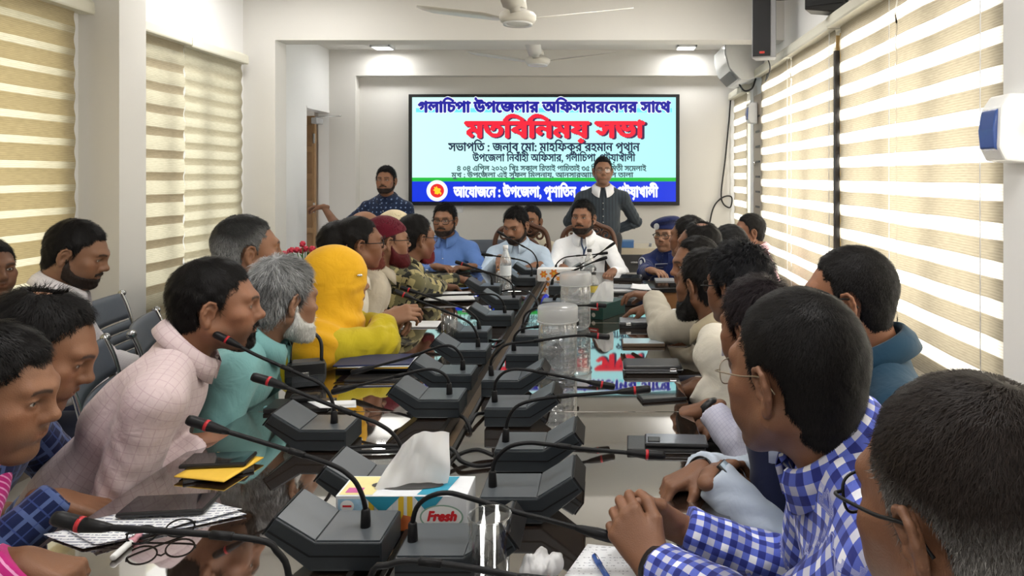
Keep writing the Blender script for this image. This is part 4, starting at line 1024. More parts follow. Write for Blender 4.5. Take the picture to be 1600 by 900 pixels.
LB = emis('slide navy letters', lin(24, 22, 150)); LR = emis('slide red letters', lin(235, 30, 55)); LD = emis('slide dark letters', lin(22, 40, 70)); LW = emis('slide white letters', lin(245, 250, 255)); LG = emis('slide grey letters', lin(60, 90, 95)); CY = emis('slide cyan glow', lin(110, 225, 238)); RS = emis('slide letter shade', lin(60, 25, 70))
TVB('cyan_strip', 650, 169, 1050, 175.5, -.002, .006, CY)
T1 = 'গলািচপা উপেজলার অিফসাররেনদর সােথ'; T2 = 'মতিবিনময় সভা'
writing('lettering', T1, 652, 1049, 160, 175, DS-.003, LW, tv, 4, 44); writing('lettering', T1, 652.5, 1048.5, 160, 175, DS-.004, LB, tv, 2, 44)
writing('lettering', T2, 725, 1010, 191, 215, DS-.003, RS, tv, 2, 48, (.012, -.010)); writing('lettering', T2, 725, 1008, 191, 215, DS-.004, LR, tv, 2, 48)
writing('lettering', 'সভাপিত : জনাব েমা: মাহিফকুর রহমান পৃথান', 700, 1000, 224, 236, DS-.003, LD, tv, 1, 40)
writing('lettering', 'উপেজলা িনবঁাহী অিফসার, গলািচপা, পটুয়াখালী', 738, 993, 241.5, 252, DS-.003, LD, tv, 1, 40)
writing('lettering', '৪ ০৪ এিপৃল ২০২০ িখৃঃ সকাল িরতাই পািচতাই ৩৫ িহঃ তা িমতী সেমলাই', 714, 1010, 259.5, 267, DS-.003, LG, tv, 1, 36)
writing('lettering', 'মুখ : উপেজলা এই সুফল িমলনায়, আনসারআাহ নদিিল তালা', 705, 990, 270, 277, DS-.003, LG, tv, 1, 36)
writing('lettering', 'আেযাজেন : উপেজলা, পৃশািতন, গলািচপা পটুয়াখালী', 708, 1029, 293, 307.5, DS-.003, LW, tv, 2, 44)
def disc(name, px, py, r, d, m, n=36, yo=0, pts=None):
    c = np.array(P3(px, py, d))-tl_; k = d/FPX
    if pts is None: pts = [(r*math.cos(2*PI*i/n), r*math.sin(2*PI*i/n)) for i in range(n)]
    bm = bmesh.new(); bm.faces.new([bm.verts.new((c[0]+x*k, c[1], c[2]+y*k)) for x, y in pts]); return bm_obj(name, bm, m, tv)
disc('emblem', 683, 298, 16.5, DS-.003, LW); disc('emblem', 683, 298, 15.2, DS-.0035, emis('emblem ring', lin(205, 215, 205))); disc('emblem', 683, 298, 14.5, DS-.0038, LW); disc('emblem', 683, 298, 10.8, DS-.004, emis('emblem red', lin(225, 40, 40)))
disc('emblem', 683, 298, 0, DS-.005, emis('emblem yellow', lin(250, 205, 40)), pts=[(-5, 6), (-2, 5), (-1, 7.5), (1, 4), (5, 3.5), (6, 1), (4, 0), (7, -4), (5.5, -7), (3.5, -3.5), (1, -6), (-1.5, -5), (-4, -5), (-3.5, -1), (-6.5, 1), (-4, 2.5)])
# ------------------------------------------------------------------ the long table
def table_mat(name, col, ior=6.5, rough=.03):
    m = mat(name, col, rough, spec=.5, ior=ior, noise=.25, nscale=6); return m
TABLE = table_mat('dark glossy glass over brown veneer', (.022, .014, .010))
VEN = mat('dark brown veneer', (.055, .032, .020), .35, noise=.3, nscale=10); RAIL = mat('black rail', (.012, .011, .010), .25, noise=.1); CHAN = mat('walnut channel', (.13, .09, .055), .4, noise=.25, nscale=12)
TX0, TX1, TG0, TG1, TY0, TY1 = -1.095, .268, -.452, -.404, .14, 5.26
tb = thing('conference_table', 'long dark glossy conference table with a cable channel down the middle', 'table', (0, 0, 0))
seams = [TY0, .85, 2.15, 3.45, 4.4, TY1]
for a, b in ((TX0, TG0-.012), (TG1+.012, TX1)):
    box('table_top', (a, TY0, .70), (b, TY1, TABLE_Z-.008), VEN, tb, .004)
    for y0, y1 in zip(seams[:-1], seams[1:]): box('glass_sheet', (a+.003, y0+.002, TABLE_Z-.008), (b-.003, y1-.002, TABLE_Z), TABLE, tb, .0015)
for x in (TG0-.012, TG1): box('channel_rail', (x, TY0, .70), (x+.012, TY1, TABLE_Z+.006), RAIL, tb, .002)
box('channel_tray', (TG0, TY0, .690), (TG1, TY1, .712), CHAN, tb)
for x in (-.88, -.07): box('pedestal', (x-.03, .5, 0), (x+.03, 4.75, .70), VEN, tb, .004)
for y in (.5, 2.6, 4.69): box('cross_panel', (-.85, y, .05), (-.10, y+.03, .70), VEN, tb)
# ------------------------------------------------------------------ conference microphones
UBODY = mat('slate grey microphone base', (.020, .025, .030), .38, spec=.4, noise=.12, nscale=30, bump=.1, bscale=500)
UTOP_SHEEN = mat('microphone top with painted ceiling sheen', (.070, .080, .090), .33, spec=.5, noise=.08, nscale=25); MBLK = mat('black rubber', (.006, .006, .007), .45, spec=.25); REDR = mat('red ring', (.42, .012, .02), .35)  # top plates and control panels: the ceiling's reflection painted in as lighter grey
def unit_meshes(s):
    o = []
    prof = [(0, .004), (0, .056), (.120*s, .056), (.192*s, .100), (.214*s, .070), (.130*s, .004)]
    prof2 = [(.002*s, .030), (.002*s, .033), (.130*s, .033), (.205*s, .079), (.207*s, .076), (.131*s, .030)]
    r = bpy.data.objects.new('unit', None)
    P = lambda nm, pr, a, b, m, bv: prism(nm, pr, 1, a, b, m, None, bv)
    base = P('base', prof, 0, .125, UBODY, .003); seam = P('base_seam', prof2, -.0008, .1258, MBLK, 0)
    top = P('top_plate', [(.004*s, .056), (.004*s, .0585), (.119*s, .0585), (.120*s, .056)], .005, .120, UTOP_SHEEN, .0006)
    cp = P('control_panel', [(.1225*s, .0572), (.1213*s, .0595), (.1900*s, .1012), (.1915*s, .0990)], .005, .120, UTOP_SHEEN, .0006)
    fe = P('front_edge', [(.194*s, .0985), (.197*s, .1005), (.2185*s, .071), (.2155*s, .069)], .002, .123, MBLK, .0008)
    for q in (base, seam, top, cp, fe): COL.objects.unlink(q)
    return [base, top, cp, fe, seam]
UM = {s: unit_meshes(s) for s in (-1, 1)}
def mic(label, s, xg, boot, path, dd=0., r=.0046, head=.072, ring=True, db=None, show=True):
    db = db or (CAMZ-TABLE_Z-.058)*FPX/(boot[1]-VY)
    xg_ = (xg-VX)*(db-.05)/FPX; y0 = db-.055
    root = thing('conference_microphone', label, 'microphone', (xg_, y0, TABLE_Z), group='microphone units along the table channel')
    for q in UM[s]:
        c = q.copy(); c.parent = root; COL.objects.link(c)
    o = np.array([xg_, y0, TABLE_Z]); n = len(path)
    pts = np.array([P3(x, y, db+dd*i/max(1, n-1)) for i, (x, y) in enumerate(path)])-o
    b0 = pts[0].copy(); b0[2] = .055; pts[0] = b0
    sm = smooth_path(pts, 8); ln = np.concatenate([[0], np.cumsum(np.linalg.norm(np.diff(sm, axis=0), axis=1))]); tot = ln[-1]
    at = lambda L: np.array([np.interp(L, ln, sm[:, i]) for i in range(3)])
    if head: stem = np.array([at(t) for t in np.linspace(.0, tot-head*.8, 44)])
    else: stem = sm
    tube('gooseneck', stem, r, MBLK, root, 8)
    tube('boot', [at(0), at(.012), at(.034), at(.037)], [.0095, .0095, .0082, .006], MBLK, root, 10)
    tube('joint', [at(tot*.50-.016), at(tot*.50-.015), at(tot*.50+.015), at(tot*.50+.016)], [r, r*1.35, r*1.35, r], MBLK, root, 8)
    if head:
        h0 = tot-head
        tube('mic_head', [at(h0-.012), at(h0), at(h0+.026), at(h0+.027), at(tot-.008), at(tot-.002), at(tot)], [r, .0072, .0098, .0102, .0102, .0085, .003], MBLK, root, 12)
        if ring: tube('light_ring', [at(h0+.029), at(h0+.035)], [.0107, .0107], REDR, root, 14)
    return root
LM, RM = -1, 1
mic('nearest microphone unit at the bottom edge of the picture, its head over the handwritten papers', LM, 470, (452, 978), [(452, 965), (451, 900), (433, 862), (400, 843), (233, 828), (140, 822), (82, 808)], db=.97)
mic('microphone with its neck arching low in front of the clear glass', RM, 540, (575, 978), [(572, 950), (580, 900), (607, 883), (653, 877), (767, 893), (850, 912), (900, 925)], db=.97)
mic('scuffed microphone unit in front of the coloured tissue box', LM, 597, (571, 823), [(571, 823), (571, 795), (563, 767), (547, 744), (510, 723), (400, 688), (330, 667), (292, 655)])
mic('microphone unit half hidden behind the clear drinking glass', RM, 617, (645, 845), [(645, 847), (645, 815), (653, 790), (673, 775), (700, 770), (733, 778), (802, 799), (854, 812), (905, 826), (968, 843)], ring=False)
mic('microphone unit half hidden behind the coloured tissue box', LM, 650, (627, 745), [(627, 745), (627, 702), (613, 677), (587, 660), (573, 655), (517, 633), (433, 600), (393, 588)])
mic('microphone unit right behind the clear drinking glass, mic reaching toward the phone stack', RM, 748, (770, 760), [(770, 760), (769.5, 735), (776, 716), (796, 698), (825, 692), (860, 695), (917, 702), (987, 708), (1040, 713)])
mic('grey microphone unit near the teal shirt, its neck leaning to the pink shirt', LM, 541, (522, 661), [(522, 661), (522, 641), (518, 624), (510, 609), (496, 597), (467, 584), (403, 556), (367, 537), (334, 521)])
mic('microphone unit in front of the two nearest right cable loops, the third of its row', RM, 772, (790, 690), [(790, 690), (791, 668), (796, 650), (809, 634), (836, 625), (880, 619), (960, 613), (1017, 608)])
mic('microphone unit left of the channel rail whose neck bends back toward the envelope files', LM, 718, (702, 616), [(702, 616), (702, 603), (699, 591), (690, 582), (674, 577), (652, 580), (600, 593), (545, 606), (518, 613)], ring=False)
mic('microphone unit in front of the nearer water jar, its mic lying over the screen reflection', RM, 757, (773, 628), [(773, 628), (773, 605), (778, 591), (791, 580), (811, 577), (847, 582), (915, 596), (961, 605)])
mic('microphone unit beside the file stack, its long neck reaching the yellow sleeve', LM, 737, (723, 578), [(723, 578), (723, 564), (718, 552), (708, 542), (696, 540), (676, 545), (640, 558), (600, 569), (548, 583)], ring=False)
mic('microphone unit left of the nearer water jar with its mic passing before the jar', RM, 752, (768, 587), [(768, 587), (767, 565), (775, 552), (793, 538), (835, 533), (905, 524), (953, 527)])
mic('microphone unit behind the small glass, its mic ending by the woman in yellow', LM, 760, (747, 542), [(747, 542), (746, 526), (740, 512), (730, 502), (700, 488), (634, 462), (616, 455)])
mic('microphone unit hidden behind the nearer water jar', RM, 790, (803, 548), [(803, 548), (803, 530), (807, 521), (816, 514), (838, 511), (875, 507), (905, 505)], ring=False)
mic('microphone unit with its red ringed mic pointing at the cream shirt sleeve', LM, 762, (749, 514), [(749, 514), (747, 502), (740, 492), (720, 480), (660, 460), (638, 453), (625, 449)])
mic('microphone unit just left of the farther water jar base', RM, 805, (817, 520), [(817, 520), (817, 507), (820, 493), (831, 484), (848, 480), (921, 477), (948, 478)])
mic('microphone unit between the white paper pile and the channel', LM, 799, (789, 489), [(789, 489), (787, 475), (781, 466), (770, 460), (740, 460), (700, 461), (665, 462)], ring=False)
mic('microphone unit left of the channel in line with the farther water jar', LM, 811, (803, 465), [(803, 465), (802, 450), (797, 441), (783, 433), (760, 425), (728, 414), (711, 409)])
mic('microphone unit in front of the farther water jar', RM, 846, (866, 469), [(866, 469), (867, 464), (876, 460), (895, 462), (938, 468), (951, 471)], ring=False)
mic('microphone unit beside the hand of the man in patchwork check', LM, 781, (769, 445), [(769, 445), (768, 434), (764, 428), (752, 424), (735, 423)], ring=False)
mic('microphone unit right of the tall water bottle', LM, 837, (830, 432), [(830, 432), (831, 420), (825, 411), (807, 405), (774, 400), (752, 397)], ring=False)
mic('microphone unit behind the farther water jar with its neck curving to the right', RM, 857, (862, 445), [(862, 445), (864, 436), (872, 428), (895, 423), (931, 408), (949, 402)], ring=False)
mic('microphone unit in front of the bearded man in pale blue, his mic before his chest', LM, 848, (840, 420), [(840, 420), (839, 406), (831, 393), (814, 383), (790, 369), (777, 361)], ring=False)
mic('farthest microphone unit, its neck rising in front of the white shirt', RM, 862, (868, 421), [(868, 421), (870, 412), (881, 403), (898, 400), (925, 398), (950, 395)], ring=False)
mic('microphone unit by the orange patterned tissue box, mic raised toward the white shirt', RM, 882, (893, 424), [(893, 424), (905, 415), (926, 403), (945, 390), (961, 379)], ring=False)
def cable(label, pts, r=.0055, n=8): return tag(tube('microphone_cable', smooth_path(pts, n), r, MBLK, n=8), label, 'cable')
z_ = TABLE_Z+.007
cable('looped black cable beside the second microphone on the right', [PT(772, 712, z_), PT(745, 703, z_+.01), PT(715, 712, z_+.01), PT(697, 735, z_), PT(690, 760, z_)])
cable('lower black cable curling into the channel beside the same microphone', [PT(772, 725, z_), PT(745, 728, z_), PT(720, 720, z_+.008), PT(712, 707, z_+.012), PT(700, 700, z_+.008), PT(688, 712, z_-.01)])
cable('black cable running from the grey unit to the channel', [PT(540, 700, z_), PT(580, 697, z_), PT(630, 697, z_), PT(680, 698, z_), PT(694, 690, z_)])
cable('second black cable running from the grey unit to the channel', [PT(540, 706, z_), PT(590, 706, z_), PT(640, 704, z_), PT(683, 706, z_), PT(692, 700, z_)])
cable('black cable draped over the channel rail beside the fourth unit', [PT(718, 649, z_), PT(727, 655, z_+.012), PT(734, 668, z_+.004), PT(736, 682, z_-.02)])
cable('black cable between the channel and the unit before the nearer jar', [PT(757, 645, z_), PT(744, 648, z_+.01), PT(736, 660, z_+.006), PT(726, 680, z_-.02)])
cable('small cable loop by the channel in the screen reflection', [PT(757, 530, z_), PT(772, 533, z_+.005), PT(787, 532, z_), PT(775, 541, z_), PT(758, 541, z_)])
cable('black cable over the channel between the farther units', [PT(777, 457, z_), PT(800, 453, z_+.02), PT(825, 456, z_+.02), PT(838, 468, z_+.01), PT(842, 480, z_)])
# ------------------------------------------------------------------ paper, phones, folders
PAPER = mat('white paper', (.78, .79, .82), .7, noise=.02); 
def lined(name, col, ink, s=.011, dens=.45):
    m = mat(name, col, .75); nt = m.node_tree; b = nt.nodes['Principled BSDF']; N = nt.nodes.new; lk = nt.links.new
    tc = N('ShaderNodeTexCoord'); sp = N('ShaderNodeSeparateXYZ'); lk(tc.outputs['Object'], sp.inputs[0])
    d = N('ShaderNodeMath'); d.operation = 'DIVIDE'; d.inputs[1].default_value = s; lk(sp.outputs[1], d.inputs[0]); f = N('ShaderNodeMath'); f.operation = 'FRACT'; lk(d.outputs[0], f.inputs[0]); l = N('ShaderNodeMath'); l.operation = 'LESS_THAN'; l.inputs[1].default_value = .35; lk(f.outputs[0], l.inputs[0])
    mp = N('ShaderNodeMapping'); mp.inputs['Scale'].default_value = (160, 60, 1); lk(tc.outputs['Object'], mp.inputs[0]); n = N('ShaderNodeTexNoise'); n.inputs['Scale'].default_value = 1; lk(mp.outputs[0], n.inputs['Vector']); g = N('ShaderNodeMath'); g.operation = 'GREATER_THAN'; g.inputs[1].default_value = dens; lk(n.outputs[0], g.inputs[0])
    mu = N('ShaderNodeMath'); mu.operation = 'MULTIPLY'; lk(l.outputs[0], mu.inputs[0]); lk(g.outputs[0], mu.inputs[1]); mx = N('ShaderNodeMix'); mx.data_type = 'RGBA'; mx.inputs[6].default_value = (*col, 1); mx.inputs[7].default_value = (*ink, 1); lk(mu.outputs[0], mx.inputs[0]); lk(mx.outputs[2], b.inputs['Base Color']); return m
NOTES = lined('handwritten sheet', (.76, .77, .80), (.18, .20, .28)); PRINT = lined('printed sheet', (.80, .81, .84), (.45, .46, .5), .009, .55)
BLK = mat('black leather', (.012, .012, .013), .35, noise=.2, bump=.2, bscale=300); SCRN = mat('phone glass', (.006, .007, .009), .05, spec=.6, coat=.5); YEL = mat('yellow envelope paper', (.80, .50, .06), .6, noise=.04); NAVY = mat('navy folder', (.02, .03, .10), .4, noise=.1)
SILV = mat('silver phone back', (.22, .24, .28), .2, .6, noise=.05); GREYP = mat('grey plastic', (.22, .23, .25), .4, noise=.05); GREENP = mat('pale green paper', (.45, .75, .62), .7, noise=.04); BLUEP = mat('bright blue paper', (.03, .10, .62), .5, noise=.05)
def sheet(name, label, cat, corners, z, m, t=.0012, curl=.0, group=None, n=10):
    """a sheet of paper laid on the table by its four corners in the photo, with real thickness and a slight curl"""
    c = [np.array(PT(x, y, z)) for x, y in corners]; o = sum(c)/4; P = []; F = []
    for k in (0, 1):
        for i in range(n+1):
            for j in range(n+1):
                u, v = i/n, j/n; p = (c[0]*(1-u)+c[1]*u)*(1-v)+(c[3]*(1-u)+c[2]*u)*v-o; p[2] += t*k+curl*(abs(2*u-1)**3+abs(2*v-1)**3)*.5; P.append(p)
    N_ = (n+1)**2; ix = lambda k, i, j: k*N_+i*(n+1)+j
    for i in range(n):
        for j in range(n): F += [(ix(1, i, j), ix(1, i+1, j), ix(1, i+1, j+1), ix(1, i, j+1)), (ix(0, i, j), ix(0, i, j+1), ix(0, i+1, j+1), ix(0, i+1, j))]
    for i in range(n):
        for a, b in (((i, 0), (i+1, 0)), ((i+1, n), (i, n)), ((0, i+1), (0, i)), ((n, i), (n, i+1))): F.append((ix(0, *a), ix(0, *b), ix(1, *b), ix(1, *a)))
    ob = mesh_np(name, np.array(P), np.array(F), m, smooth=False); ob.location = o; tag(ob, label, cat, group); return ob
def slab(name, label, cat, px, py, w, d, h, rz, m, z=TABLE_Z, parts=None, bev=.003, group=None):
    """a flat box-like thing standing at pixel (px, py) of its centre on height z; parts = [(name, lo, hi, material, bevel)]"""
    x, y, _ = PT(px, py, z); r = thing(name, label, cat, (x, y, z+.0005), math.radians(rz), group)
    for nm, lo, hi, mm, bv in (parts or [('cover', (-w/2, -d/2, 0), (w/2, d/2, h), m, bev)]): box(nm, lo, hi, mm, r, bv)
    return r
def phone(label, px, py, w, d, rz, z=TABLE_Z, back=None, case=BLK):
    L = [('case', (-w/2, -d/2, 0), (w/2, d/2, .010), case, .004)]
    L.append(('screen', (-w/2+.004, -d/2+.004, .0098), (w/2-.004, d/2-.004, .0108), back or SCRN, .0004))
    r = slab('mobile_phone', label, 'phone', px, py, w, d, .01, rz, None, z, L)
    if back: 
        box('camera_bump', (-w/2+.008, -d/2+.012, .0105), (-w/2+.040, -d/2+.044, .0125), BLK, r, .002)
    return r
sheet('paper_sheet', 'handwritten paper lying lowest under the black phone on the left', 'paper', [(68, 838), (130, 860), (385, 806), (322, 780)], TABLE_Z+.0005, NOTES, curl=.003)
sheet('paper_sheet', 'upper handwritten paper with raised corner under the black phone on the left', 'paper', [(98, 826), (150, 856), (378, 800), (300, 778)], TABLE_Z+.0042, NOTES, curl=.006)
phone('black phone lying on the handwritten papers at lower left', 265, 793, .175, .085, 6, TABLE_Z+.0095)
def pen(label, a, b, z, m1, m2, r=.005, name='pen'):
    A, B = np.array(PT(*a, z+r)), np.array(PT(*b, z+r)); rt_ = thing(name, label, 'pen', tuple(A)); v = B-A
    tube('barrel', [v*.0, v*.02, v*.62, v*.63], [r*.6, r, r, r*.9], m1, rt_, 10); tube('cap', [v*.62, v*.63, v*.97, v], [r*1.1, r*1.15, r*1.1, r*.7], m2, rt_, 10); q = V(0, 0, r*1.3); tube('clip', [v*.95+q, v*.7+q], r*.22, SILVER, rt_, 6); return rt_
PINK = mat('pink marker', (.75, .35, .42), .4, noise=.04); BLUEB = mat('blue pen plastic', (.04, .10, .35), .25, noise=.05)
pen('pink and white marker pen beside the handwritten papers', (176, 872), (219, 834), TABLE_Z, WHITEPL, PINK, .0065, 'marker_pen')
pen('blue ballpoint pen on the printed sheet at the bottom', (953, 908), (928, 868), TABLE_Z+.003, BLUEB, BLUEB)
gl = thing('folded_spectacles', 'folded dark spectacles lying next to the pink marker', 'spectacles', PT(252, 846))
for k in (0, 1):
    a = np.linspace(0, 2*PI, 22, endpoint=False); tube('rim', np.stack([-.032+k*.064+.025*np.cos(a), .0*a, .02+.017*np.sin(a)], 1), .0018, GLASS_FRAME, gl, 6, True); tube('temple', smooth_path([(-.058+k*.116, 0, .026), (-.05+k*.10, .012, .022), (.03-k*.05, .02, .008), (.05-k*.09, .022, .004)], 6), .002, GLASS_FRAME, gl, 6)
tube('bridge', [(-.008, 0, .024), (0, -.002, .027), (.008, 0, .024)], .0018, GLASS_FRAME, gl, 6); gl.rotation_euler = (0, 0, math.radians(25))
sheet('envelope', 'lower yellow envelope under the dark phone on the left table edge', 'envelope', [(272, 746), (350, 754), (412, 716), (340, 708)], TABLE_Z+.0085, YEL, .003, group=None)
slab('notebook', 'black notebook lying under the yellow envelope', 'notebook', 343, 733, .15, .12, .007, 28, BLK)
phone('dark phone lying across the yellow envelopes', 342, 722, .155, .078, 6, TABLE_Z+.0125)
sheet('paper_sheet', 'printed paper at the bottom under the blue pen and clasped hands', 'paper', [(880, 905), (1110, 925), (1090, 868), (918, 852)], TABLE_Z+.0006, PRINT, .0018, .001)
slab('notebook', 'black notebook on the table edge in front of the teal shirt', 'notebook', 470, 637, .19, .10, .014, 4, BLK)
sheet('paper_sheet', 'white paper by the black notebook in front of the teal shirt', 'paper', [(500, 638), (557, 637), (556, 626), (480, 628)], TABLE_Z+.0155, PAPER, .002)
slab('mask', 'black cloth pouch on the black notebook in front of the teal shirt', 'pouch', 478, 626, .09, .04, .022, 10, BLK, TABLE_Z+.0155, bev=.009).name = 'cloth_pouch'
for i, (nm, m_, lab, off, hh) in enumerate((('folder', BLK, 'black folder at the bottom of the file pile before the yellow sleeve', 0, .016), ('folder', NAVY, 'navy folder in the file pile before the yellow sleeve', .01, .008), ('file', YEL, 'yellow file in the pile before the yellow sleeve', -.012, .005), ('file', PAPER, 'pale file near the top of the pile before the yellow sleeve', .015, .004), ('folder', NAVY, 'dark blue folder topmost of the pile before the yellow sleeve', -.02, .006))):
    zz = TABLE_Z+[0, .0168, .0252, .0308, .0352][i]; slab(nm, lab, 'folder', 592+off*200, 572-i*2, .27, .15, hh, -3+i*2, m_, zz, bev=.0015)
slab('folder', 'thin black folder nearest to the camera by the file pile', 'folder', 600, 592, .26, .07, .008, 2, BLK)
sheet('paper_sheet', 'white papers between the woman in yellow and the small glass', 'paper', [(600, 512), (700, 512), (690, 503), (620, 503)], TABLE_Z+.001, PAPER, .006)
slab('notebook', 'black notebook under the hands of the woman in yellow', 'notebook', 600, 521, .20, .08, .008, 0, BLK)
slab('folder', 'dark folder with papers before the cream shirt sleeve', 'folder', 710, 470, .28, .11, .012, 3, BLK); sheet('paper_sheet', 'white papers on the dark folder before the patchwork shirt', 'paper', [(662, 471), (742, 470), (735, 458), (678, 458)], TABLE_Z+.0130, PAPER, .008, .004)
sheet('paper_sheet', 'white paper lying beside the unit between paper pile and channel', 'paper', [(722, 486), (768, 486), (764, 479), (735, 479)], TABLE_Z+.001, PAPER, .006)
slab('folder', 'olive patterned folder under the hand of the man in patchwork check', 'folder', 705, 443, .24, .16, .014, 0, mat('olive patterned cover', (.42, .38, .16), .5, noise=.5, nscale=40))
slab('folder', 'black folder in front of the man in blue shirt and glasses', 'folder', 700, 426, .34, .12, .012, 0, BLK); sheet('paper_sheet', 'white papers in front of the man in blue shirt', 'paper', [(665, 424), (722, 424), (715, 417), (675, 417)], TABLE_Z+.013, PAPER, .010, .004); sheet('paper_sheet', 'pale green paper in front of the man in blue shirt', 'paper', [(718, 424), (738, 424), (733, 417), (716, 417)], TABLE_Z+.013, GREENP, .006)
SLATE = mat('slate leather', (.030, .034, .040), .5, noise=.15, bump=.3, bscale=250)
hb = slab('handbag', 'small slate handbag with strap on the table edge before the yellow sleeve', 'bag', 478, 602, .13, .10, .085, 20, SLATE, bev=.024); tube('strap', smooth_path([(-.05, 0, .08), (-.045, .01, .15), (0, .015, .185), (.045, .01, .15), (.05, 0, .08)], 6), .006, BLK, hb, 8); box('flap', (-.063, -.053, .045), (.063, -.049, .084), BLK, hb, .0015); box('buckle', (-.012, -.056, .046), (.012, -.052, .058), SILVER, hb, .001)
# right side
slab('notebook', 'black notebook under the silver phone before the pale blue sleeve', 'notebook', 1040, 698, .205, .10, .011, -2, BLK); phone('silver backed phone lying on the black notebook', 1056, 692, .165, .075, -3, TABLE_Z+.012, SILV)
phone('black phone lying before the checked cuff on the right', 1034, 622, .15, .078, 12)
slab('folder', 'thick black zip folder before the man in the cream shirt', 'folder', 1019, 578, .215, .12, .030, 0, BLK, parts=[('cover', (-.107, -.06, 0), (.107, .06, .030), BLK, .010), ('zip', (-.109, -.061, .014), (.109, .061, .017), GREYP, .0006), ('clasp', (.06, -.064, .012), (.085, -.058, .022), SILVER, .002)])
slab('tablet', 'dark tablet with brown edge before the bearded man', 'tablet', 1005, 538, .18, .10, .016, 0, None, parts=[('case', (-.09, -.05, 0), (.09, .05, .014), mat('brown edge', (.12, .08, .05), .5, noise=.1), .003), ('screen', (-.086, -.046, .0138), (.086, .046, .0155), mat('tablet glass', (.45, .5, .55), .08, noise=.03), .0005)])
slab('document_case', 'slim grey and black document case beside the green tissue box', 'case', 1000, 509, .20, .12, .03, 0, None, parts=[('shell', (-.10, -.06, 0), (.10, .06, .022), BLK, .004), ('lid', (-.098, -.058, .0218), (.098, .058, .030), GREYP, .003), ('latch', (-.07, -.063, .014), (-.045, -.057, .026), SILVER, .002), ('latch', (.05, -.063, .014), (.075, -.057, .026), SILVER, .002)])
slab('pouch', 'black leather pouch behind the green tissue box', 'pouch', 985, 476, .14, .10, .045, 8, BLK, bev=.016)
sheet('paper_sheet', 'bright blue paper under the khaki sleeve', 'paper', [(1000, 484), (1018, 484), (1014, 468), (1000, 468)], TABLE_Z+.001, BLUEP, .003)
for i, (lab, m_) in enumerate((('dark folder at the bottom of the paper heap before the khaki sleeve', BLK), ('white papers in the heap before the khaki sleeve', PAPER), ('grey folder topmost in the heap before the khaki sleeve', GREYP))): slab('folder', lab, 'folder', 976+i*4, 458-i*4, .27-.03*i, .13, .012, 4-5*i, m_, TABLE_Z+i*.0126, bev=.002)
sheet('paper_sheet', 'loose white papers beside the heap before the khaki sleeve', 'paper', [(985, 452), (1018, 455), (1012, 446), (988, 445)], TABLE_Z+.039, PAPER, .003, .006)
slab('laptop_bag', 'flat black laptop on the far right of the table', 'laptop', 982, 436, .19, .20, .02, -8, None, parts=[('base', (-.095, -.10, 0), (.095, .10, .012), BLK, .003), ('lid', (-.095, -.10, .0122), (.095, .10, .020), SCRN, .003)]).name = 'laptop'
# ------------------------------------------------------------------ glasses, jars, bottles
GLASS = glassy('clear drinking glass', (.97, .98, .98), .25); JARP = glassy('clear plastic jar', (.95, .955, .96), 1.2, .05, .26); LIDP = glassy('frosted plastic lid', (.95, .95, .95), .3, .15, .38); WATER = glassy('water', (.84, .89, .92), .5, .0)
def tumbler(label, x, y, r, h):
    t = thing('drinking_glass', label, 'glass', (x, y, TABLE_Z+.0005)); lathe('glass_wall', [(0, 0), (r*.86, 0), (r*.9, .006), (r, h), (r-.0022, h+.001), (r*.87, .012), (0, .012)], GLASS, t, 40); tube('rim', [(r*math.cos(a), r*math.sin(a), h) for a in np.linspace(0, 2*PI, 40, endpoint=False)], .0013, glassy('glass rim', (.85, .87, .88), .9), t, 6, True); return t
tumbler('clear drinking glass standing nearest, in front of a microphone unit', (765-945)*1.235/1100, 1.235, .0375, .125)
tumbler('small clear glass among the left microphone units', (702-945)*3.0/1100, 3.0, .036, .13)
def jar(label, x, y, r, h, water):
    t = thing('water_jar', label, 'jar', (x, y, TABLE_Z+.0005)); p = [(0, .0), (r*.82, 0), (r*.95, .012)]
    for k in range(6):
        z = .02+k*(h*.72-.03)/6; dz = (h*.72-.03)/6; p += [(r*.985, z+dz*.1), (r, z+dz*.3), (r, z+dz*.8), (r*.985, z+dz*.95)]
    p += [(r*.97, h*.76), (r*.93, h*.78), (r*.93, h*.86)]; lathe('body', p, JARP, t, 44)
    lathe('lid', [(r*1.0, h*.775), (r*1.04, h*.78), (r*1.05, h*.97), (r*1.0, h), (0, h+.001)], LIDP, t, 44); tube('lid_rim', [(r*1.055*math.cos(a), r*1.055*math.sin(a), h*.79) for a in np.linspace(0, 2*PI, 44, endpoint=False)], .003, LIDP, t, 6, True)
    lathe('water', [(0, .004), (r*.8, .004), (r*.93, .016), (r*.965, water-.002), (0, water)], WATER, t, 44); return t
jar('nearer large clear water jar with frosted lid', (871-945)*2.53/1100, 2.55, .070, .25, .165)
jar('farther large clear water jar with frosted lid', (899-945)*3.32/1100, 3.33, .072, .262, .13)
WRAP = mat('bottle wrapper', (.75, .8, .85), .4, noise=.1, nscale=90); YCAP = mat('yellow label', (.75, .6, .12), .5, noise=.05)
def bottle(label, x, y, r, h, lab=None, capm=None):
    t = thing('water_bottle', label, 'bottle', (x, y, TABLE_Z+.0005)); p = [(0, .004), (r*.7, 0), (r, .012)]
    for k in range(5): z = .03+k*h*.09; p += [(r, z), (r*.94, z+h*.02), (r*.94, z+h*.035), (r, z+h*.055)]
    p += [(r, h*.62), (r*.9, h*.72), (r*.45, h*.86), (r*.40, h*.93)]; lathe('bottle_body', p, JARP, t, 28); lathe('cap', [(r*.45, h*.925), (r*.47, h*.93), (r*.47, h), (0, h)], capm or WHITEPL, t, 20); lathe('water', [(0, .005), (r*.66, .003), (r*.95, .014), (r*.92, h*.60), (0, h*.6)], WATER, t, 24)
    if lab: lathe('wrapper', [(r*1.01, h*.34), (r*1.01, h*.56)], lab, t, 28)
    return t
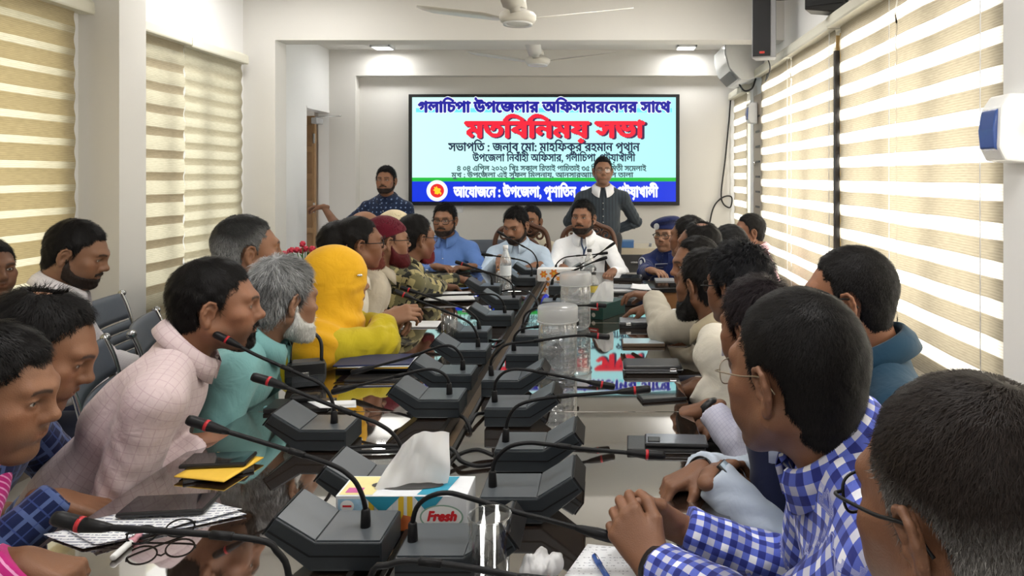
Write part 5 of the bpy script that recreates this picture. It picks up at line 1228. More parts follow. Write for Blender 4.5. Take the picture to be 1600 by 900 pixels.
bottle('tall clear water bottle before the bearded man in pale blue', (790-945)*4.42/1100, 4.42, .036, .285, WRAP); bottle('clear water bottle before the man in the white shirt', (921-945)*4.62/1100, 4.62, .034, .24, None, BLACKPL); bottle('small bottle with yellow label behind the farther water jar', (928-945)*4.05/1100, 4.02, .028, .17, YCAP, BLACKPL); bottle('little white bottle beside the tall clear water bottle', (779-945)*4.6/1100, 4.62, .022, .11, None, mat('orange cap', (.6, .25, .06), .4))
# ------------------------------------------------------------------ tissue boxes
def tissue_sheet(parent, w, h, dep, seed, z0, n=26):
    P = []; rg = np.random.RandomState(int(seed*10))
    for i in range(n+1):
        v = i/n
        for j in range(n+1):
            u = j/n*2-1; x = u*w*.5*(.98-.30*v*(1-u*.35)+.05*math.sin(5*v))+w*.10*v-w*.05*(1-v)**2; f = .45+.35*v
            y = dep*f*(.36*math.sin(u*4.2+2*v+seed)+.14*math.sin(u*11+seed*2-v*3))*(1-.3*v)+.008*math.sin(v*6+u*2); z = z0+h*v*(1-.10*abs(u-.1)**1.5-.10*max(0,-u))
            P.append((x, y, z))
    P = np.array(P); F = np.array([(i*(n+1)+j, i*(n+1)+j+1, (i+1)*(n+1)+j+1, (i+1)*(n+1)+j) for i in range(n) for j in range(n)]); return mesh_np('tissue', P, F, TISSUE, parent)
TISSUE = mat('white tissue', (.92, .92, .93), .9, spec=.1, noise=.02, bump=.2, bscale=60)
_n = TISSUE.node_tree; _t = _n.nodes.new('ShaderNodeBsdfTranslucent'); _t.inputs[0].default_value = (.92, .92, .93, 1); _m = _n.nodes.new('ShaderNodeMixShader'); _m.inputs[0].default_value = .42
_o = [q for q in _n.nodes if q.type == 'OUTPUT_MATERIAL'][0]; _n.links.new(_n.nodes['Principled BSDF'].outputs[0], _m.inputs[1]); _n.links.new(_t.outputs[0], _m.inputs[2]); _n.links.new(_m.outputs[0], _o.inputs[0])
def flat(name, pts, m, parent, y=None, z=None):
    bm = bmesh.new(); bm.faces.new([bm.verts.new((p[0], y, p[1]) if y is not None else (p[0], p[1], z)) for p in pts]); return bm_obj(name, bm, m, parent)
CARD = mat('pale printed card', (.72, .74, .78), .45, noise=.05, nscale=60); CY_ = mat('card yellow', (.75, .50, .04), .45, noise=.05); CT = mat('card teal', (.03, .28, .42), .45, noise=.05); CB = mat('card sky blue', (.35, .55, .72), .45, noise=.25, nscale=120); CO = mat('card orange', (.62, .16, .05), .45, noise=.05); CW = mat('card white', (.84, .84, .84), .45, noise=.01); CR = mat('card red lettering', (.62, .02, .03), .45, noise=.01); CM = mat('card magenta', (.55, .10, .30), .45, noise=.03)
bx0, bd, bh = .133, .095, .072
t1 = thing('tissue_box', 'coloured tissue box with red lettering and a white tissue standing out', 'tissue box', (-.412, 1.425, TABLE_Z+.0005))
box('carton', (-bx0, 0, 0), (bx0, bd, bh), CARD, t1, .0012); f_ = -.0008
flat('print_panel', [(-.128, .002), (-.072, .002), (-.072, .066), (-.128, .066)], CB, t1, y=f_)
for i, x in enumerate((-.066, -.048, -.030, -.006, .012, .030)): flat('print_stripe', [(x, .001), (x+.011, .001), (x+.011, .071), (x, .071)], CY_ if i % 3 != 2 else CW, t1, y=f_)
flat('print_triangle', [(-.075, .071), (-.002, .071), (-.038, .036)], CT, t1, y=f_-.0006); flat('print_triangle', [(.026, .071), (.085, .071), (.055, .036)], CT, t1, y=f_-.0006); flat('print_diamond', [(-.012, .002), (.004, .034), (.024, .030), (.014, .002)], CO, t1, y=f_-.0006)
el = [(.082+.041*math.cos(a), .030+.022*math.sin(a)) for a in np.linspace(0, 2*PI, 30, endpoint=False)]; flat('print_badge', [(x_*1.0, z) for x_, z in [(.082+(p[0]-.082)*1.08, .03+(p[1]-.03)*1.12) for p in el]], mat('badge edge', (.25, .40, .32), .5), t1, y=f_-.001); flat('print_badge', el, CW, t1, y=f_-.0014)
img, rs, y0 = text_raster('Fresh', 36); img = dilate(img, 2); cols = np.where(img.any(0))[0]; P = []; F = []; k = .058/(cols[-1]-cols[0])
for r in range(img.shape[0]):
    ch = np.diff(np.concatenate([[0], img[r].astype(int), [0]]))
    for a, b in zip(np.where(ch == 1)[0], np.where(ch == -1)[0]):
        zz = .032+(r/rs+y0-.33)*k*rs; sl = (r/rs+y0)*.006; n = len(P); P += [(.053+(a-cols[0])*k+sl, f_-.002, zz), (.053+(b-cols[0])*k+sl, f_-.002, zz), (.053+(b-cols[0])*k+sl, f_-.002, zz+k), (.053+(a-cols[0])*k+sl, f_-.002, zz+k)]; F.append((n, n+1, n+2, n+3))
mesh_np('lettering', np.array(P), np.array(F), CR, t1, smooth=False); flat('print_bar', [(.066, .013), (.098, .013), (.098, .017), (.066, .017)], CM, t1, y=f_-.002)
c2_ = [(-.109+.014*math.cos(a), .052+.012*math.sin(a)) for a in np.linspace(0, 2*PI, 24, endpoint=False)]; flat('print_badge', c2_, CW, t1, y=f_-.001); flat('print_mark', [(-.118, .050), (-.100, .050), (-.100, .054), (-.118, .054)], CR, t1, y=f_-.0016)
flat('print_top', [(-.128, .004), (-.06, .004), (-.05, .090), (-.128, .090)], mat('card pale yellow', (.75, .66, .30), .45, noise=.1), t1, z=bh+.0006); flat('print_top', [(-.118, .012), (-.085, .012), (-.085, .035), (-.118, .035)], CM, t1, z=bh+.0012); flat('print_top', [(.03, .004), (.085, .004), (.10, .090), (.05, .090)], CT, t1, z=bh+.0006)
flat('opening', [(.075*math.cos(a), bd/2+.022*math.sin(a)) for a in np.linspace(0, 2*PI, 30, endpoint=False)], mat('slot dark', (.05, .05, .05), .6), t1, z=bh+.0018)
ts = tissue_sheet(t1, .150, .118, .032, 1.3, bh-.004); ts.location = (.014, bd/2, 0); ts.rotation_euler = (0, 0, .1)
GRN = mat('dark green card', (.008, .05, .042), .4, noise=.1); 
t2 = thing('tissue_box', 'dark green tissue box with a white tissue on the right half of the table', 'tissue box', ((925-945)*3.55/1100, 3.55, TABLE_Z+.0005), math.radians(-32)); box('carton', (-.06, 0, 0), (.065, .22, .075), GRN, t2, .002); flat('print_label', [(-.02, .045), (.04, .045), (.04, .066), (-.02, .066)], mat('red label', (.5, .04, .05), .4, noise=.1), t2, y=-.0012); flat('print_bar', [(-.01, .052), (.03, .052), (.03, .058), (-.01, .058)], CW, t2, y=-.0018); flat('print_seal', [(.01+.011*math.cos(a), .02+.011*math.sin(a)) for a in np.linspace(0, 2*PI, 20, endpoint=False)], mat('seal grey', (.5, .5, .45), .4), t2, y=-.0012)
ts = tissue_sheet(t2, .12, .11, .04, 2.2, .07); ts.location = (.01, .08, 0); ts.rotation_euler = (0, 0, .4)
ORG = mat('orange flower print', (.75, .22, .03), .5, noise=.05); t3 = thing('tissue_box', 'white tissue box with orange flowers before the two seated officials', 'tissue box', ((872-945)*4.78/1100, 4.80, TABLE_Z+.0005)); box('carton', (-.145, 0, 0), (.145, .10, .085), CW, t3, .002)
for x, z, r_ in ((-.10, .05, .022), (-.03, .055, .026), (.045, .04, .024), (.105, .058, .02), (.0, .02, .014), (-.07, .018, .012)): flat('print_flower', [(x+r_*(1+.25*math.cos(6*a))*math.cos(a), z+r_*(1+.25*math.cos(6*a))*math.sin(a)) for a in np.linspace(0, 2*PI, 30, endpoint=False)], ORG, t3, y=-.001); flat('print_heart', [(x+r_*.35*math.cos(a), z+r_*.35*math.sin(a)) for a in np.linspace(0, 2*PI, 14, endpoint=False)], CY_, t3, y=-.0016)
# crumpled tissue at the bottom
Fc = Field((-.075, -.055, -.012), (.075, .06, .075), .0025); rg = np.random.RandomState(3)
for i in range(9): a = rg.uniform(-1, 1, 3)*V(.036, .022, .012)+V(0, 0, .022); b = rg.uniform(-1, 1, 3)*V(.040, .024, .018)+V(0, 0, .026); Fc.cone(a, b, .018, .012, .012)
Pc, Fq = Fc.mesh(); Pc = Pc+vnormals(Pc, Fq)*(.011*np.abs(wob(Pc, 5, 75, 4))+.005*np.abs(wob(Pc, 6, 190, 4))-.004)[:, None]; Pc[:, 2] -= Pc[:, 2].min(); ct = mesh_np('crumpled_tissue', Pc, Fq, TISSUE); ct.location = ((845-945)*1.27/1100, 1.265, TABLE_Z+.001); ct.scale = (.78, .78, .72); tag(ct, 'crumpled white tissue at the bottom beside the printed paper', 'tissue')
# ------------------------------------------------------------------ chairs
CHM = mat('blue grey chair mesh', (.085, .10, .125), .55, noise=.08, bump=.3, bscale=500); CHB = mat('black chair slat', (.016, .017, .019), .45, noise=.1); CHR = mat('chrome', (.42, .43, .45), .2, 1., noise=.03)
def chair_proto():
    r = thing('conference_chair', 'x', 'chair'); hw = .25; parts = []
    def back(z): return -.235-.10*((z-.46)/.52)+.04*math.sin((z-.46)/.52*PI)
    def panel(z0, z1, t=.012, n=5):
        P = []; 
        for k in (0, 1):
            for i in range(n+1):
                z = z0+(z1-z0)*i/n
                for j in range(9): x = -hw+.02+(2*hw-.04)*j/8; P.append((x, back(z)-.03*(1-(x/hw)**2)-t*k, z))
        N_ = (n+1)*9; ix = lambda k, i, j: k*N_+i*9+j; F = []
        for i in range(n):
            for j in range(8): F += [(ix(0, i, j), ix(0, i, j+1), ix(0, i+1, j+1), ix(0, i+1, j)), (ix(1, i, j), ix(1, i+1, j), ix(1, i+1, j+1), ix(1, i, j+1))]
        for j in range(8): F += [(ix(0, 0, j), ix(1, 0, j), ix(1, 0, j+1), ix(0, 0, j+1)), (ix(0, n, j), ix(0, n, j+1), ix(1, n, j+1), ix(1, n, j))]
        return np.array(P), np.array(F)
    P, F = panel(.775, .895); mesh_np('headrest', P, F, CHM, r)
    for k in range(6): z = .485+k*.048; P, F = panel(z, z+.040, .010, 2); mesh_np('back_slat', P, F, CHM, r)
    for s in (-1, 1):
        tube('side_frame', smooth_path([(s*hw, back(.905)-.004, .905), (s*hw, back(.8)-.005, .80), (s*hw, back(.6)-.004, .6), (s*hw, -.235, .47), (s*hw, -.15, .435), (s*hw, .22, .43)], 6), .0085, CHR, r, 8)
        m_ = lathe('frame_cap', [(0, .006), (.014, .005), (.016, .002), (.016, -.014), (0, -.014)], CHR, r, 16); m_.location = (s*(hw+.012), back(.895)-.004, .893); m_.rotation_euler = (0, s*PI/2, 0)
        tube('armrest_frame', smooth_path([(s*(hw+.01), -.24, .62), (s*(hw+.02), .0, .635), (s*(hw+.02), .17, .63), (s*(hw+.01), .19, .52), (s*hw, .17, .43)], 6), .011, CHR, r, 8); box('arm_pad', (s*(hw+.02)-.024, -.16, .645), (s*(hw+.02)+.024, .16, .668), CHB, r, .008)
    P = []; F = []
    box('seat', (-hw+.015, -.23, .418), (hw-.015, .24, .455), CHB, r, .015)
    tube('column', [(0, 0, .42), (0, 0, .10)], .028, CHR, r, 12)
    for k in range(5): a = 2*PI*k/5; tube('base_arm', [(0, 0, .12), (.27*math.cos(a), .27*math.sin(a), .07)], [.024, .014], CHR, r, 8); c_ = lathe('caster', [(0, -.012), (.027, -.012), (.03, 0), (.027, .012), (0, .012)], CHB, r, 16); c_.location = (.27*math.cos(a), .27*math.sin(a), .031); c_.rotation_euler = (PI/2, 0, a)
    return r
CH0 = chair_proto(); CHN = [0]
def chair(label, x, y, rz):
    o = CH0 if CHN[0] == 0 else copy_tree(CH0); CHN[0] += 1; o.location = (x, y, 0); o.rotation_euler = (0, 0, math.radians(rz)); o['label'] = label; return o
chair('grey slatted chair behind the man in pale pink, its slats in full view', -1.40, 2.40, -66)
chair('grey chair with round chrome cap, seen behind the pale pink shoulder', -1.55, 2.92, -66)
chair('empty grey chair standing by the cream blind in the second row', -2.07, 4.08, -75)
chair('dark chair in front of the white column, beside the man reading', -2.02, 3.30, -75)
chair('pale grey slatted chair behind the man in blue shirt at the far end', -1.02, 6.02, 180)
# carved wooden armchairs
CARV = mat('carved dark wood', (.10, .042, .022), .32, noise=.25, nscale=20); UPH = mat('dark maroon upholstery', (.06, .015, .012), .7, noise=.1)
def carved(label, x, y, rz):
    r = thing('carved_chair', label, 'chair', (x, y, 0), math.radians(rz)); yb = -.27
    out = smooth_path([(-.25, yb, .42), (-.265, yb-.02, .75), (-.27, yb-.04, 1.0), (-.225, yb-.05, 1.12), (-.13, yb-.055, 1.16), (0, yb-.06, 1.205), (.13, yb-.055, 1.16), (.225, yb-.05, 1.12), (.27, yb-.04, 1.0), (.265, yb-.02, .75), (.25, yb, .42)], 8); tube('back_frame', out, .024, CARV, r, 10)
    inn = smooth_path([(-.19, yb-.01, .5), (-.20, yb-.03, .85), (-.15, yb-.045, 1.0), (0, yb-.05, 1.06), (.15, yb-.045, 1.0), (.20, yb-.03, .85), (.19, yb-.01, .5)], 8); tube('inner_frame', inn, .016, CARV, r, 8)
    for s in (-1, 1):
        a = np.linspace(0, 2*PI*1.35, 26); rad = .052*(1-a/(2*PI*1.35)*.72); tube('scroll', np.stack([s*(.175-rad*np.cos(a)), yb-.05+0*a, 1.075+rad*np.sin(a)], 1), .011, CARV, r, 8); tube('scroll', np.stack([s*(.075-rad*np.cos(a+1)), yb-.055+0*a, 1.115+rad*.8*np.sin(a+1)], 1), .010, CARV, r, 8); tube('leaf_bar', smooth_path([(s*.20, yb-.03, .78), (s*.235, yb-.03, .86), (s*.215, yb-.035, .94), (s*.245, yb-.035, 1.0)], 5), .010, CARV, r, 8)
        tube('armrest', smooth_path([(s*.27, yb-.01, .70), (s*.30, -.08, .70), (s*.31, .12, .68), (s*.31, .20, .64)], 6), .022, CARV, r, 8); tube('arm_post', [(s*.30, .17, .66), (s*.28, .18, .42)], .02, CARV, r, 8); tube('front_leg', smooth_path([(s*.25, .22, .40), (s*.28, .25, .25), (s*.25, .23, .02)], 6), [.03]*6+[.022]*7, CARV, r, 8); tube('rear_leg', [(s*.24, yb, .42), (s*.25, yb-.05, .01)], .022, CARV, r, 8)
    pd = np.array([(.17*math.copysign(abs(math.cos(a))**.7, math.cos(a)), yb-.030+dy, .77+.25*math.copysign(abs(math.sin(a))**.7, math.sin(a))) for dy in (0, .03) for a in np.linspace(0, 2*PI, 30, endpoint=False)]); bm = bmesh.new(); vs = [bm.verts.new(p) for p in pd]; bm.faces.new(vs[:30]); bm.faces.new(vs[30:][::-1]); [bm.faces.new((vs[i], vs[30+i], vs[30+(i+1) % 30], vs[(i+1) % 30])) for i in range(30)]; bm_obj('back_cushion', bm, UPH, r); box('seat', (-.27, -.27, .36), (.27, .26, .46), UPH, r, .03); box('seat_rail', (-.28, -.28, .32), (.28, .27, .37), CARV, r, .01); return r
carved('carved wooden chair with scrolled crest behind the bearded man in pale blue', -.70, 5.62, 180).scale = (.84, 1, .90)
carved('carved wooden chair with scrolled crest behind the man in white shirt', -.14, 5.66, 180).scale = (.84, 1, .90)
# the police officer's desk, the far cabinet, the flowers
ds = thing('side_desk', 'small dark topped wooden desk before the police officer', 'desk', (.52, 4.72, 0)); box('desk_top', (-.27, -.17, .715), (.30, .17, .745), RAIL, ds, .004); box('drawer_front', (-.24, -.15, .52), (.27, -.12, .715), mat('honey wood', (.28, .13, .045), .4, noise=.25, nscale=9), ds, .003)
for x in (-.22, .22): box('leg', (x-.03, -.14, 0), (x+.03, .14, .715), VEN, ds, .004)
for i, (lab, m_, x, w_, h_) in enumerate((('black folder at the bottom of the pile on the police desk', BLK, 0.05, .24, .02), ('grey folder in the pile on the police desk', GREYP, -.10, .13, .014), ('pale green paper on top of the police desk pile', GREENP, .09, .15, .006))):
    r = thing('folder' if i < 2 else 'paper_sheet', lab, 'folder' if i < 2 else 'paper', (.50+x, 4.70, .7455+(0, .0205, .0205)[i])); box('cover', (-w_/2, -.07, 0), (w_/2, .07, h_), m_, r, .002)
cb_ = thing('low_cabinet', 'low beige cabinet against the back wall right of the white shirt', 'cabinet', (.30, 6.75, 0)); box('carcass', (-.32, -.2, 0), (.32, .25, .80), mat('beige laminate', (.55, .48, .36), .5, noise=.05), cb_, .006); box('drawer', (-.29, -.215, .52), (.29, -.2, .74), mat('dark drawer', (.05, .05, .05), .5), cb_, .004); box('handle', (-.06, -.235, .66), (.06, -.215, .675), SILVER, cb_, .003)
bb = thing('storage_box', 'flat blue box on the low beige cabinet', 'box', (.17, 6.62, .8005)); box('box_body', (-.10, -.06, 0), (.10, .06, .055), mat('blue box', (.06, .16, .38), .5, noise=.05), bb, .004); box('lid', (-.103, -.063, .0552), (.103, .063, .066), mat('pale blue lid', (.12, .26, .48), .5, noise=.05), bb, .003)
fl = thing('flower_vase', 'vase of red artificial roses standing behind the grey haired men', 'flowers', (-1.86, 4.35, .70)); lathe('vase', [(0, 0), (.05, 0), (.065, .05), (.05, .13), (.035, .17), (.045, .19)], WHITEPL, fl, 24)
ROSE = mat('red petals', (.55, .02, .055), .55, noise=.2, nscale=80); LEAF = mat('green leaves', (.06, .18, .035), .5, noise=.3, nscale=40); rg = np.random.RandomState(8)
for i in range(13):
    x, y, z = rg.uniform(-.115, .125), rg.uniform(-.06, .06), rg.uniform(.24, .36); x = -.115+.02*i; z = .33-.55*abs(x-.0)**1.3+rg.uniform(-.035, .03)
    tube('stem', smooth_path([(0, 0, .15), (x*.5, y*.5, .22), (x, y, z)], 4), .003, LEAF, fl, 5); Fr = Field((-.03,)*3, (.03,)*3, .0028); Fr.ell((0, 0, 0), (.0165, .0165, .017), 0); Pr, Fq = Fr.mesh(); a = np.arctan2(Pr[:, 1], Pr[:, 0]); rr = np.hypot(Pr[:, 0], Pr[:, 1]); Pr = Pr*(1+.22*np.sin(3*a+rr*420+Pr[:, 2]*160))[:, None]; o_ = mesh_np('rose', Pr, Fq, ROSE, fl); o_.location = (x, y, z)
for i in range(12):
    a = rg.uniform(0, 6.28); l_ = .07; x, y, z = rg.uniform(-.08, .14), rg.uniform(-.06, .05), rg.uniform(.16, .27); P = []; 
    for t in np.linspace(0, 1, 7):
        for q in (-1, 0, 1): P.append((t*l_, q*.018*math.sin(PI*t**.8), .012*math.sin(t*3)-.006*abs(q)))
    o_ = mesh_np('leaf', np.array(P), np.array([(k*3+j, (k+1)*3+j, (k+1)*3+j+1, k*3+j+1) for k in range(6) for j in range(2)]), LEAF, fl); o_.location = (x, y, z); o_.rotation_euler = (rg.uniform(-.5, .5), rg.uniform(-1.3, -.3), a)
st_ = thing('plant_stand', 'small wooden stand under the vase of roses', 'stand', (-1.86, 4.35, 0)); box('stand_top', (-.16, -.16, .67), (.16, .16, .699), VEN, st_, .004); [box('leg', (sx*.13-.015, sy*.13-.015, 0), (sx*.13+.015, sy*.13+.015, .67), VEN, st_, .002) for sx in (-1, 1) for sy in (-1, 1)]
# ------------------------------------------------------------------ the people
def HP(cx, top, H, d): return P3(cx, top+.54*H, d), H*d/264.0
S1 = (.225, .105, .057); S2 = (.20, .090, .048); S3 = (.27, .135, .078); S4 = (.155, .070, .037)
BK = (.010, .009, .009); BRD = (.028, .020, .017)
WHT = cloth('white shirt cloth', lin(232, 232, 236), weave=.165); CREAM = cloth('cream shirt cloth', lin(222, 214, 198), weave=.165); CREAM2 = cloth('warm white shirt cloth', lin(226, 222, 210), weave=.165)
FOLD = lambda at, d=(0, 1, 0), n=(0, 0, 1), **k: dict(at=at, dir=d, n=n, **k)
REST = (.35, .55, .35); FIST = (1.15, 1.35, .9)
# ---- left side, nearest first
h, s = HP(-12, 508, 205, 1.25)
person('man with wavy black hair at the lower left corner, in magenta striped cloth', h, -78, -80, .42, nup=.13, nfw=.12, pitch=-14, scale=.95, res=.003, skin=S1, shirt=cloth('magenta striped cloth', lin(190, 40, 125), lin(232, 160, 205), 'hoop', .0125, trunk=lin(176, 166, 142)), hair_col=BK, strand_n=22000, strand_len=.030, strand_w=.0005,
       collar=False, placket=False, hands={'R': FOLD(P3(34, 878, 1.24), (.9, .15, -.25), (.1, 0, 1), curl=(.9, 1.25, .8), fa=.27, hint=(-.6, -.5, -.3), sl=(.066, .058, .050), cuff=1.0), 'L': FOLD((-1.32, 1.45, .70), (.9, -.2, -.1), curl=REST)}, fold=.003)
pv = PEOPLE[-1]; VEST = cloth('beige vest cloth', lin(190, 180, 155), weave=.16)
h, s = HP(60, 452, 182, 1.62)
person('balding man in navy plaid shirt looking down at the left', h, -68, -76, .26, nup=.115, nfw=.075, pitch=-27, scale=s*.97, res=.003, skin=S1, shirt=cloth('navy plaid cloth', lin(24, 36, 78), lin(92, 112, 165), 'plaid', .055, lin(60, 80, 140)), hair='receding', hair_col=BK, sp=dict(bald=(0, -.045, .13, .034)), strand_n=16000, strand_len=.026, strand_w=.0005, lift=.5, placket=False,
       hands={'R': FOLD(P3(88, 782, 1.60), (.85, .35, -.35), (.3, .1, .9), curl=(.9, 1.1, .8), hint=(-.6, -.8, -.15), cuff=1.03, sl=(.066, .060, .046), fa=.28, ua=.30), 'L': FOLD((-1.66, 1.98, .50), (.5, .1, -.8), (.9, 0, .3), curl=REST)}, stubble=.25)
h, s = HP(338, 404, 144, 1.95)
person('man in pale pink checked shirt leaning on the table, moustache, black hair', h, -66, -72, .30, collar=dict(flare=.016, h=.032, point=.03), nup=.115, nfw=.065, pitch=-4, scale=s*.98, res=.0028, skin=(.24, .108, .060), shirt=cloth('pale pink grid cloth', lin(208, 190, 192), lin(186, 160, 168), 'grid', .021, weave=.20), hair_col=BK, strand_n=16000, strand_len=.022, strand_w=.0005, beard=.0012, goatee=True, shw=.175, belly=.02, placket=False,
       hands={'R': FOLD(P3(322, 690, 1.92), (.75, .55, -.2), (.2, -.2, 1), curl=REST, hint=(-.35, -.25, -1), sl=(.070, .062, .050)), 'L': FOLD(P3(380, 690, 2.05), (.8, -.4, -.1), curl=REST)}, hunch=.02, stubble=.55)
h, s = HP(443, 402, 128, 2.34)
person('grey haired man with white beard in a teal shirt', h, -36, -76, .28, nup=.12, nfw=.06, pitch=-10, scale=s*.94, res=.003, skin=(.27, .14, .085), shirt=cloth('teal shirt cloth', lin(122, 172, 174), weave=.20), hair_col=(.03, .03, .03), grey=1.0, grey_col=(.40, .41, .42), strand_n=14000, strand_len=.034, strand_w=.0006, lift=.45, beard=.013, beard_col=(.62, .62, .60), sp=dict(messy=1.8, hair_t=.017), placket=False, stubble=0, eye=.0,
       hands={'R': FOLD(P3(440, 645, 2.22), (.8, .5, -.2), curl=REST, hint=(-.2, -.4, -1), sl=(.068, .06, .05)), 'L': FOLD(P3(500, 640, 2.5), (.8, -.3, -.1), curl=REST)})
h, s = HP(388, 334, 113, 2.66)
person('man with short greying hair sitting taller behind the teal shirt', h, -52, -62, .18, pitch=0, scale=s*.95, res=.0035, skin=S1, shirt=cloth('grey shirt cloth', lin(120, 122, 126)), hair_col=(.018, .018, .018), grey=.55, grey_low=.6, grey_col=(.30, .30, .30), strand_n=9000, strand_len=.014, placket=False)
h, s = HP(528, 382, 110, 2.84)
person('woman in bright yellow headscarf and yellow dress, hands clasped on the table', h, -48, -62, .24, pitch=-4, scale=s*.93, res=.0035, skin=S3, hair=None, shirt=cloth('yellow dress cloth', lin(190, 172, 36), weave=.28), hijab=cloth('yellow scarf cloth', lin(222, 168, 30), weave=.24), stubble=0, belly=.06, shw=.165, fold=.005,
       hands={'R': FOLD(P3(600, 500, 2.86), (.85, .35, .25), (0, -.7, .6), curl=(.55, .8, .5), hint=(-.1, -.6, -1), res=.003, sl=(.078, .072, .050), cuff=.95), 'L': FOLD(P3(602, 503, 3.02), (.9, -.4, .25), (.1, .6, .7), curl=(.6, .9, .6), hint=(-.1, .5, -1), res=.003, cuff=.9)})
yw = PEOPLE[-1]
h, s = HP(534, 346, 78, 3.32)
person('black haired man half hidden behind the yellow headscarf', h, -44, -62, .16, scale=s, res=.004, skin=S2, shirt=cloth('grey blue cloth', lin(130, 140, 155)), hair_col=BK, strand_n=4000, placket=False)
h, s = HP(562, 339, 82, 3.34)
person('man in spectacles right behind the yellow headscarf', h, -60, -66, .10, scale=s, res=.004, skin=S2, shirt=CREAM, hair_col=BK, strand_n=4000, glasses=dict(mat=GLASS_FRAME, r=.0018), placket=False, beard=.010, beard_col=(.16, .04, .03), goatee=True)
h, s = HP(605, 338, 75, 3.68)
person('man with maroon cap, red beard and spectacles in a stone coloured shirt', h, -58, -66, .20, scale=s, res=.004, skin=S3, shirt=cloth('stone shirt cloth', lin(196, 186, 168), weave=.24), hair_col=(.06, .03, .03), strand_n=2000, cap=dict(kind='prayer', mat=cloth('maroon knit', lin(92, 16, 34), rough=.95)), glasses=dict(mat=GLASS_FRAME, r=.0018), beard=.015, beard_col=(.09, .012, .015), placket=False,
       hands={'R': FOLD(P3(600, 490, 3.6), (.8, .3, -.3), hint=(-.2, -.5, -1))})
h, s = HP(573, 328, 60, 4.55)
person('bald man far behind, only the top of his head showing', h, -40, -66, .12, scale=s, res=.005, skin=S3, shirt=CREAM2, hair=None, placket=False)
h, s = HP(620, 329, 64, 4.30)
person('man with cream prayer cap behind the maroon cap', h, -50, -66, .10, scale=s, res=.005, skin=S2, shirt=WHT, hair_col=BK, strand_n=0, cap=dict(kind='prayer', mat=cloth('cream knit', lin(214, 200, 168), rough=.95)), placket=False)
h, s = HP(650, 336, 70, 4.08)
person('man in black and khaki patchwork shirt, arm stretched along the table', h, -44, -52, .22, pitch=-4, scale=s, res=.004, skin=S2, shirt=cloth('patchwork cloth', lin(26, 28, 22), lin(176, 164, 118), 'patch', .034, lin(110, 106, 76)), hair_col=BK, strand_n=5000, glasses=dict(mat=GLASS_FRAME, r=.0018), beard=.015, beard_col=(.17, .022, .026), goatee=True, placket=False,
       hands={'L': FOLD(P3(727, 436, 4.62), (.7, .5, -.1), (0, 0, 1), curl=(.7, .9, .6), hint=(.2, -.3, -1), res=.004), 'R': FOLD(P3(690, 447, 4.35), (.75, .5, -.1), (0, 0, 1), curl=(.7, .9, .6), hint=(.2, -.6, -1), res=.004, ua=.30)})
h, s = HP(120, 344, 102, 2.78)
person('bearded man in white shirt reading by the left column', h, -74, -66, .26, pitch=-20, scale=s*.97, res=.0035, skin=(.23, .115, .066), shirt=cloth('white dotted cloth', lin(214, 210, 214), lin(190, 186, 192), 'grid', .012), hair_col=BK, strand_n=9000, strand_len=.020, beard=.004, beard_col=BRD, placket=False, shw=.17,
       hands={'R': FOLD((-1.90, 2.72, .66), (.6, .4, -.3)), 'L': FOLD((-1.90, 2.95, .66), (.6, -.2, -.3))})
h, s = HP(-14, 374, 90, 3.05)
person('man at the left picture edge, half his face cut off', h, -118, -80, .02, pitch=-2, pelvis=(-2.46, 3.05), scale=s, res=.004, skin=S4, shirt=WHT, hair_col=BK, strand_n=4000)
BS = (.25, .120, .068); BS2 = (.28, .145, .088)
# ---- far end
h, s = HP(603, 260, 43, 6.28)
person('man in navy dotted shirt standing by the door with his arm stretched to it', h, 182, 182, -.02, scale=s, stand=True, res=.0045, skin=BS, shirt=cloth('navy dotted cloth', lin(26, 38, 66), lin(120, 140, 175), 'dots', .040), sleeve='short', hair_col=BK, strand_n=7000, strand_len=.026, lift=.6, sp=dict(messy=1.6), beard=.0035, beard_col=BRD,
       hands={'R': FOLD(P3(506, 323, 6.42), (-1, .25, .05), (0, 0, 1), curl=(.5, .8, .5), hint=(0, -.2, -1), ua=.33, fa=.30, res=.004)}, shw=.17)
h, s = HP(695, 317, 52, 5.5)
person('bearded man in blue shirt and spectacles at the far end', h, 176, 176, .06, pitch=-4, scale=s*.98, res=.0045, skin=BS, shirt=cloth('blue shirt cloth', lin(98, 132, 196), weave=.20), hair_col=BK, strand_n=7000, strand_len=.026, lift=.6, sp=dict(messy=1.6), beard=.005, beard_col=BRD, glasses=dict(mat=GLASS_FRAME, r=.0023), shw=.185, belly=.02,
       hands={'R': FOLD((-1.25, 5.22, .80), (.8, -.3, 0)), 'L': FOLD((-1.0, 5.22, .80), (-.6, -.3, 0))})
h, s = HP(806, 322, 57, 5.45)
person('bearded man in pale blue shirt looking down, in a carved chair', h, 160, 176, .10, pitch=-20, scale=s*.94, res=.0045, skin=(.26, .13, .078), shirt=cloth('pale blue shirt cloth', lin(190, 208, 228), weave=.205), hair_col=BK, strand_n=7000, strand_len=.026, lift=.6, sp=dict(messy=1.6), beard=.0045, beard_col=BRD, shw=.185, belly=.03,
       hands={'R': FOLD(P3(782, 404, 5.15), (.2, -1, -.2), res=.004), 'L': FOLD(P3(838, 414, 5.2), (-.6, -.6, -.1), res=.004)})
h, s = HP(911, 312, 55, 5.5)
person('bearded man in white shirt with lanyard, seated in a carved chair', h, 165, 175, .08, scale=s*.96, res=.0045, skin=(.25, .12, .07), shirt=cloth('bright white shirt cloth', lin(244, 246, 250), weave=.205), hair_col=BK, strand_n=7000, strand_len=.026, lift=.6, sp=dict(messy=1.6), beard=.0045, beard_col=BRD, shw=.185, belly=.03,
       hands={'R': FOLD(P3(880, 418, 5.2), (.3, -.8, -.1)), 'L': FOLD(P3(957, 424, 5.15), (-.3, -.9, -.1))})
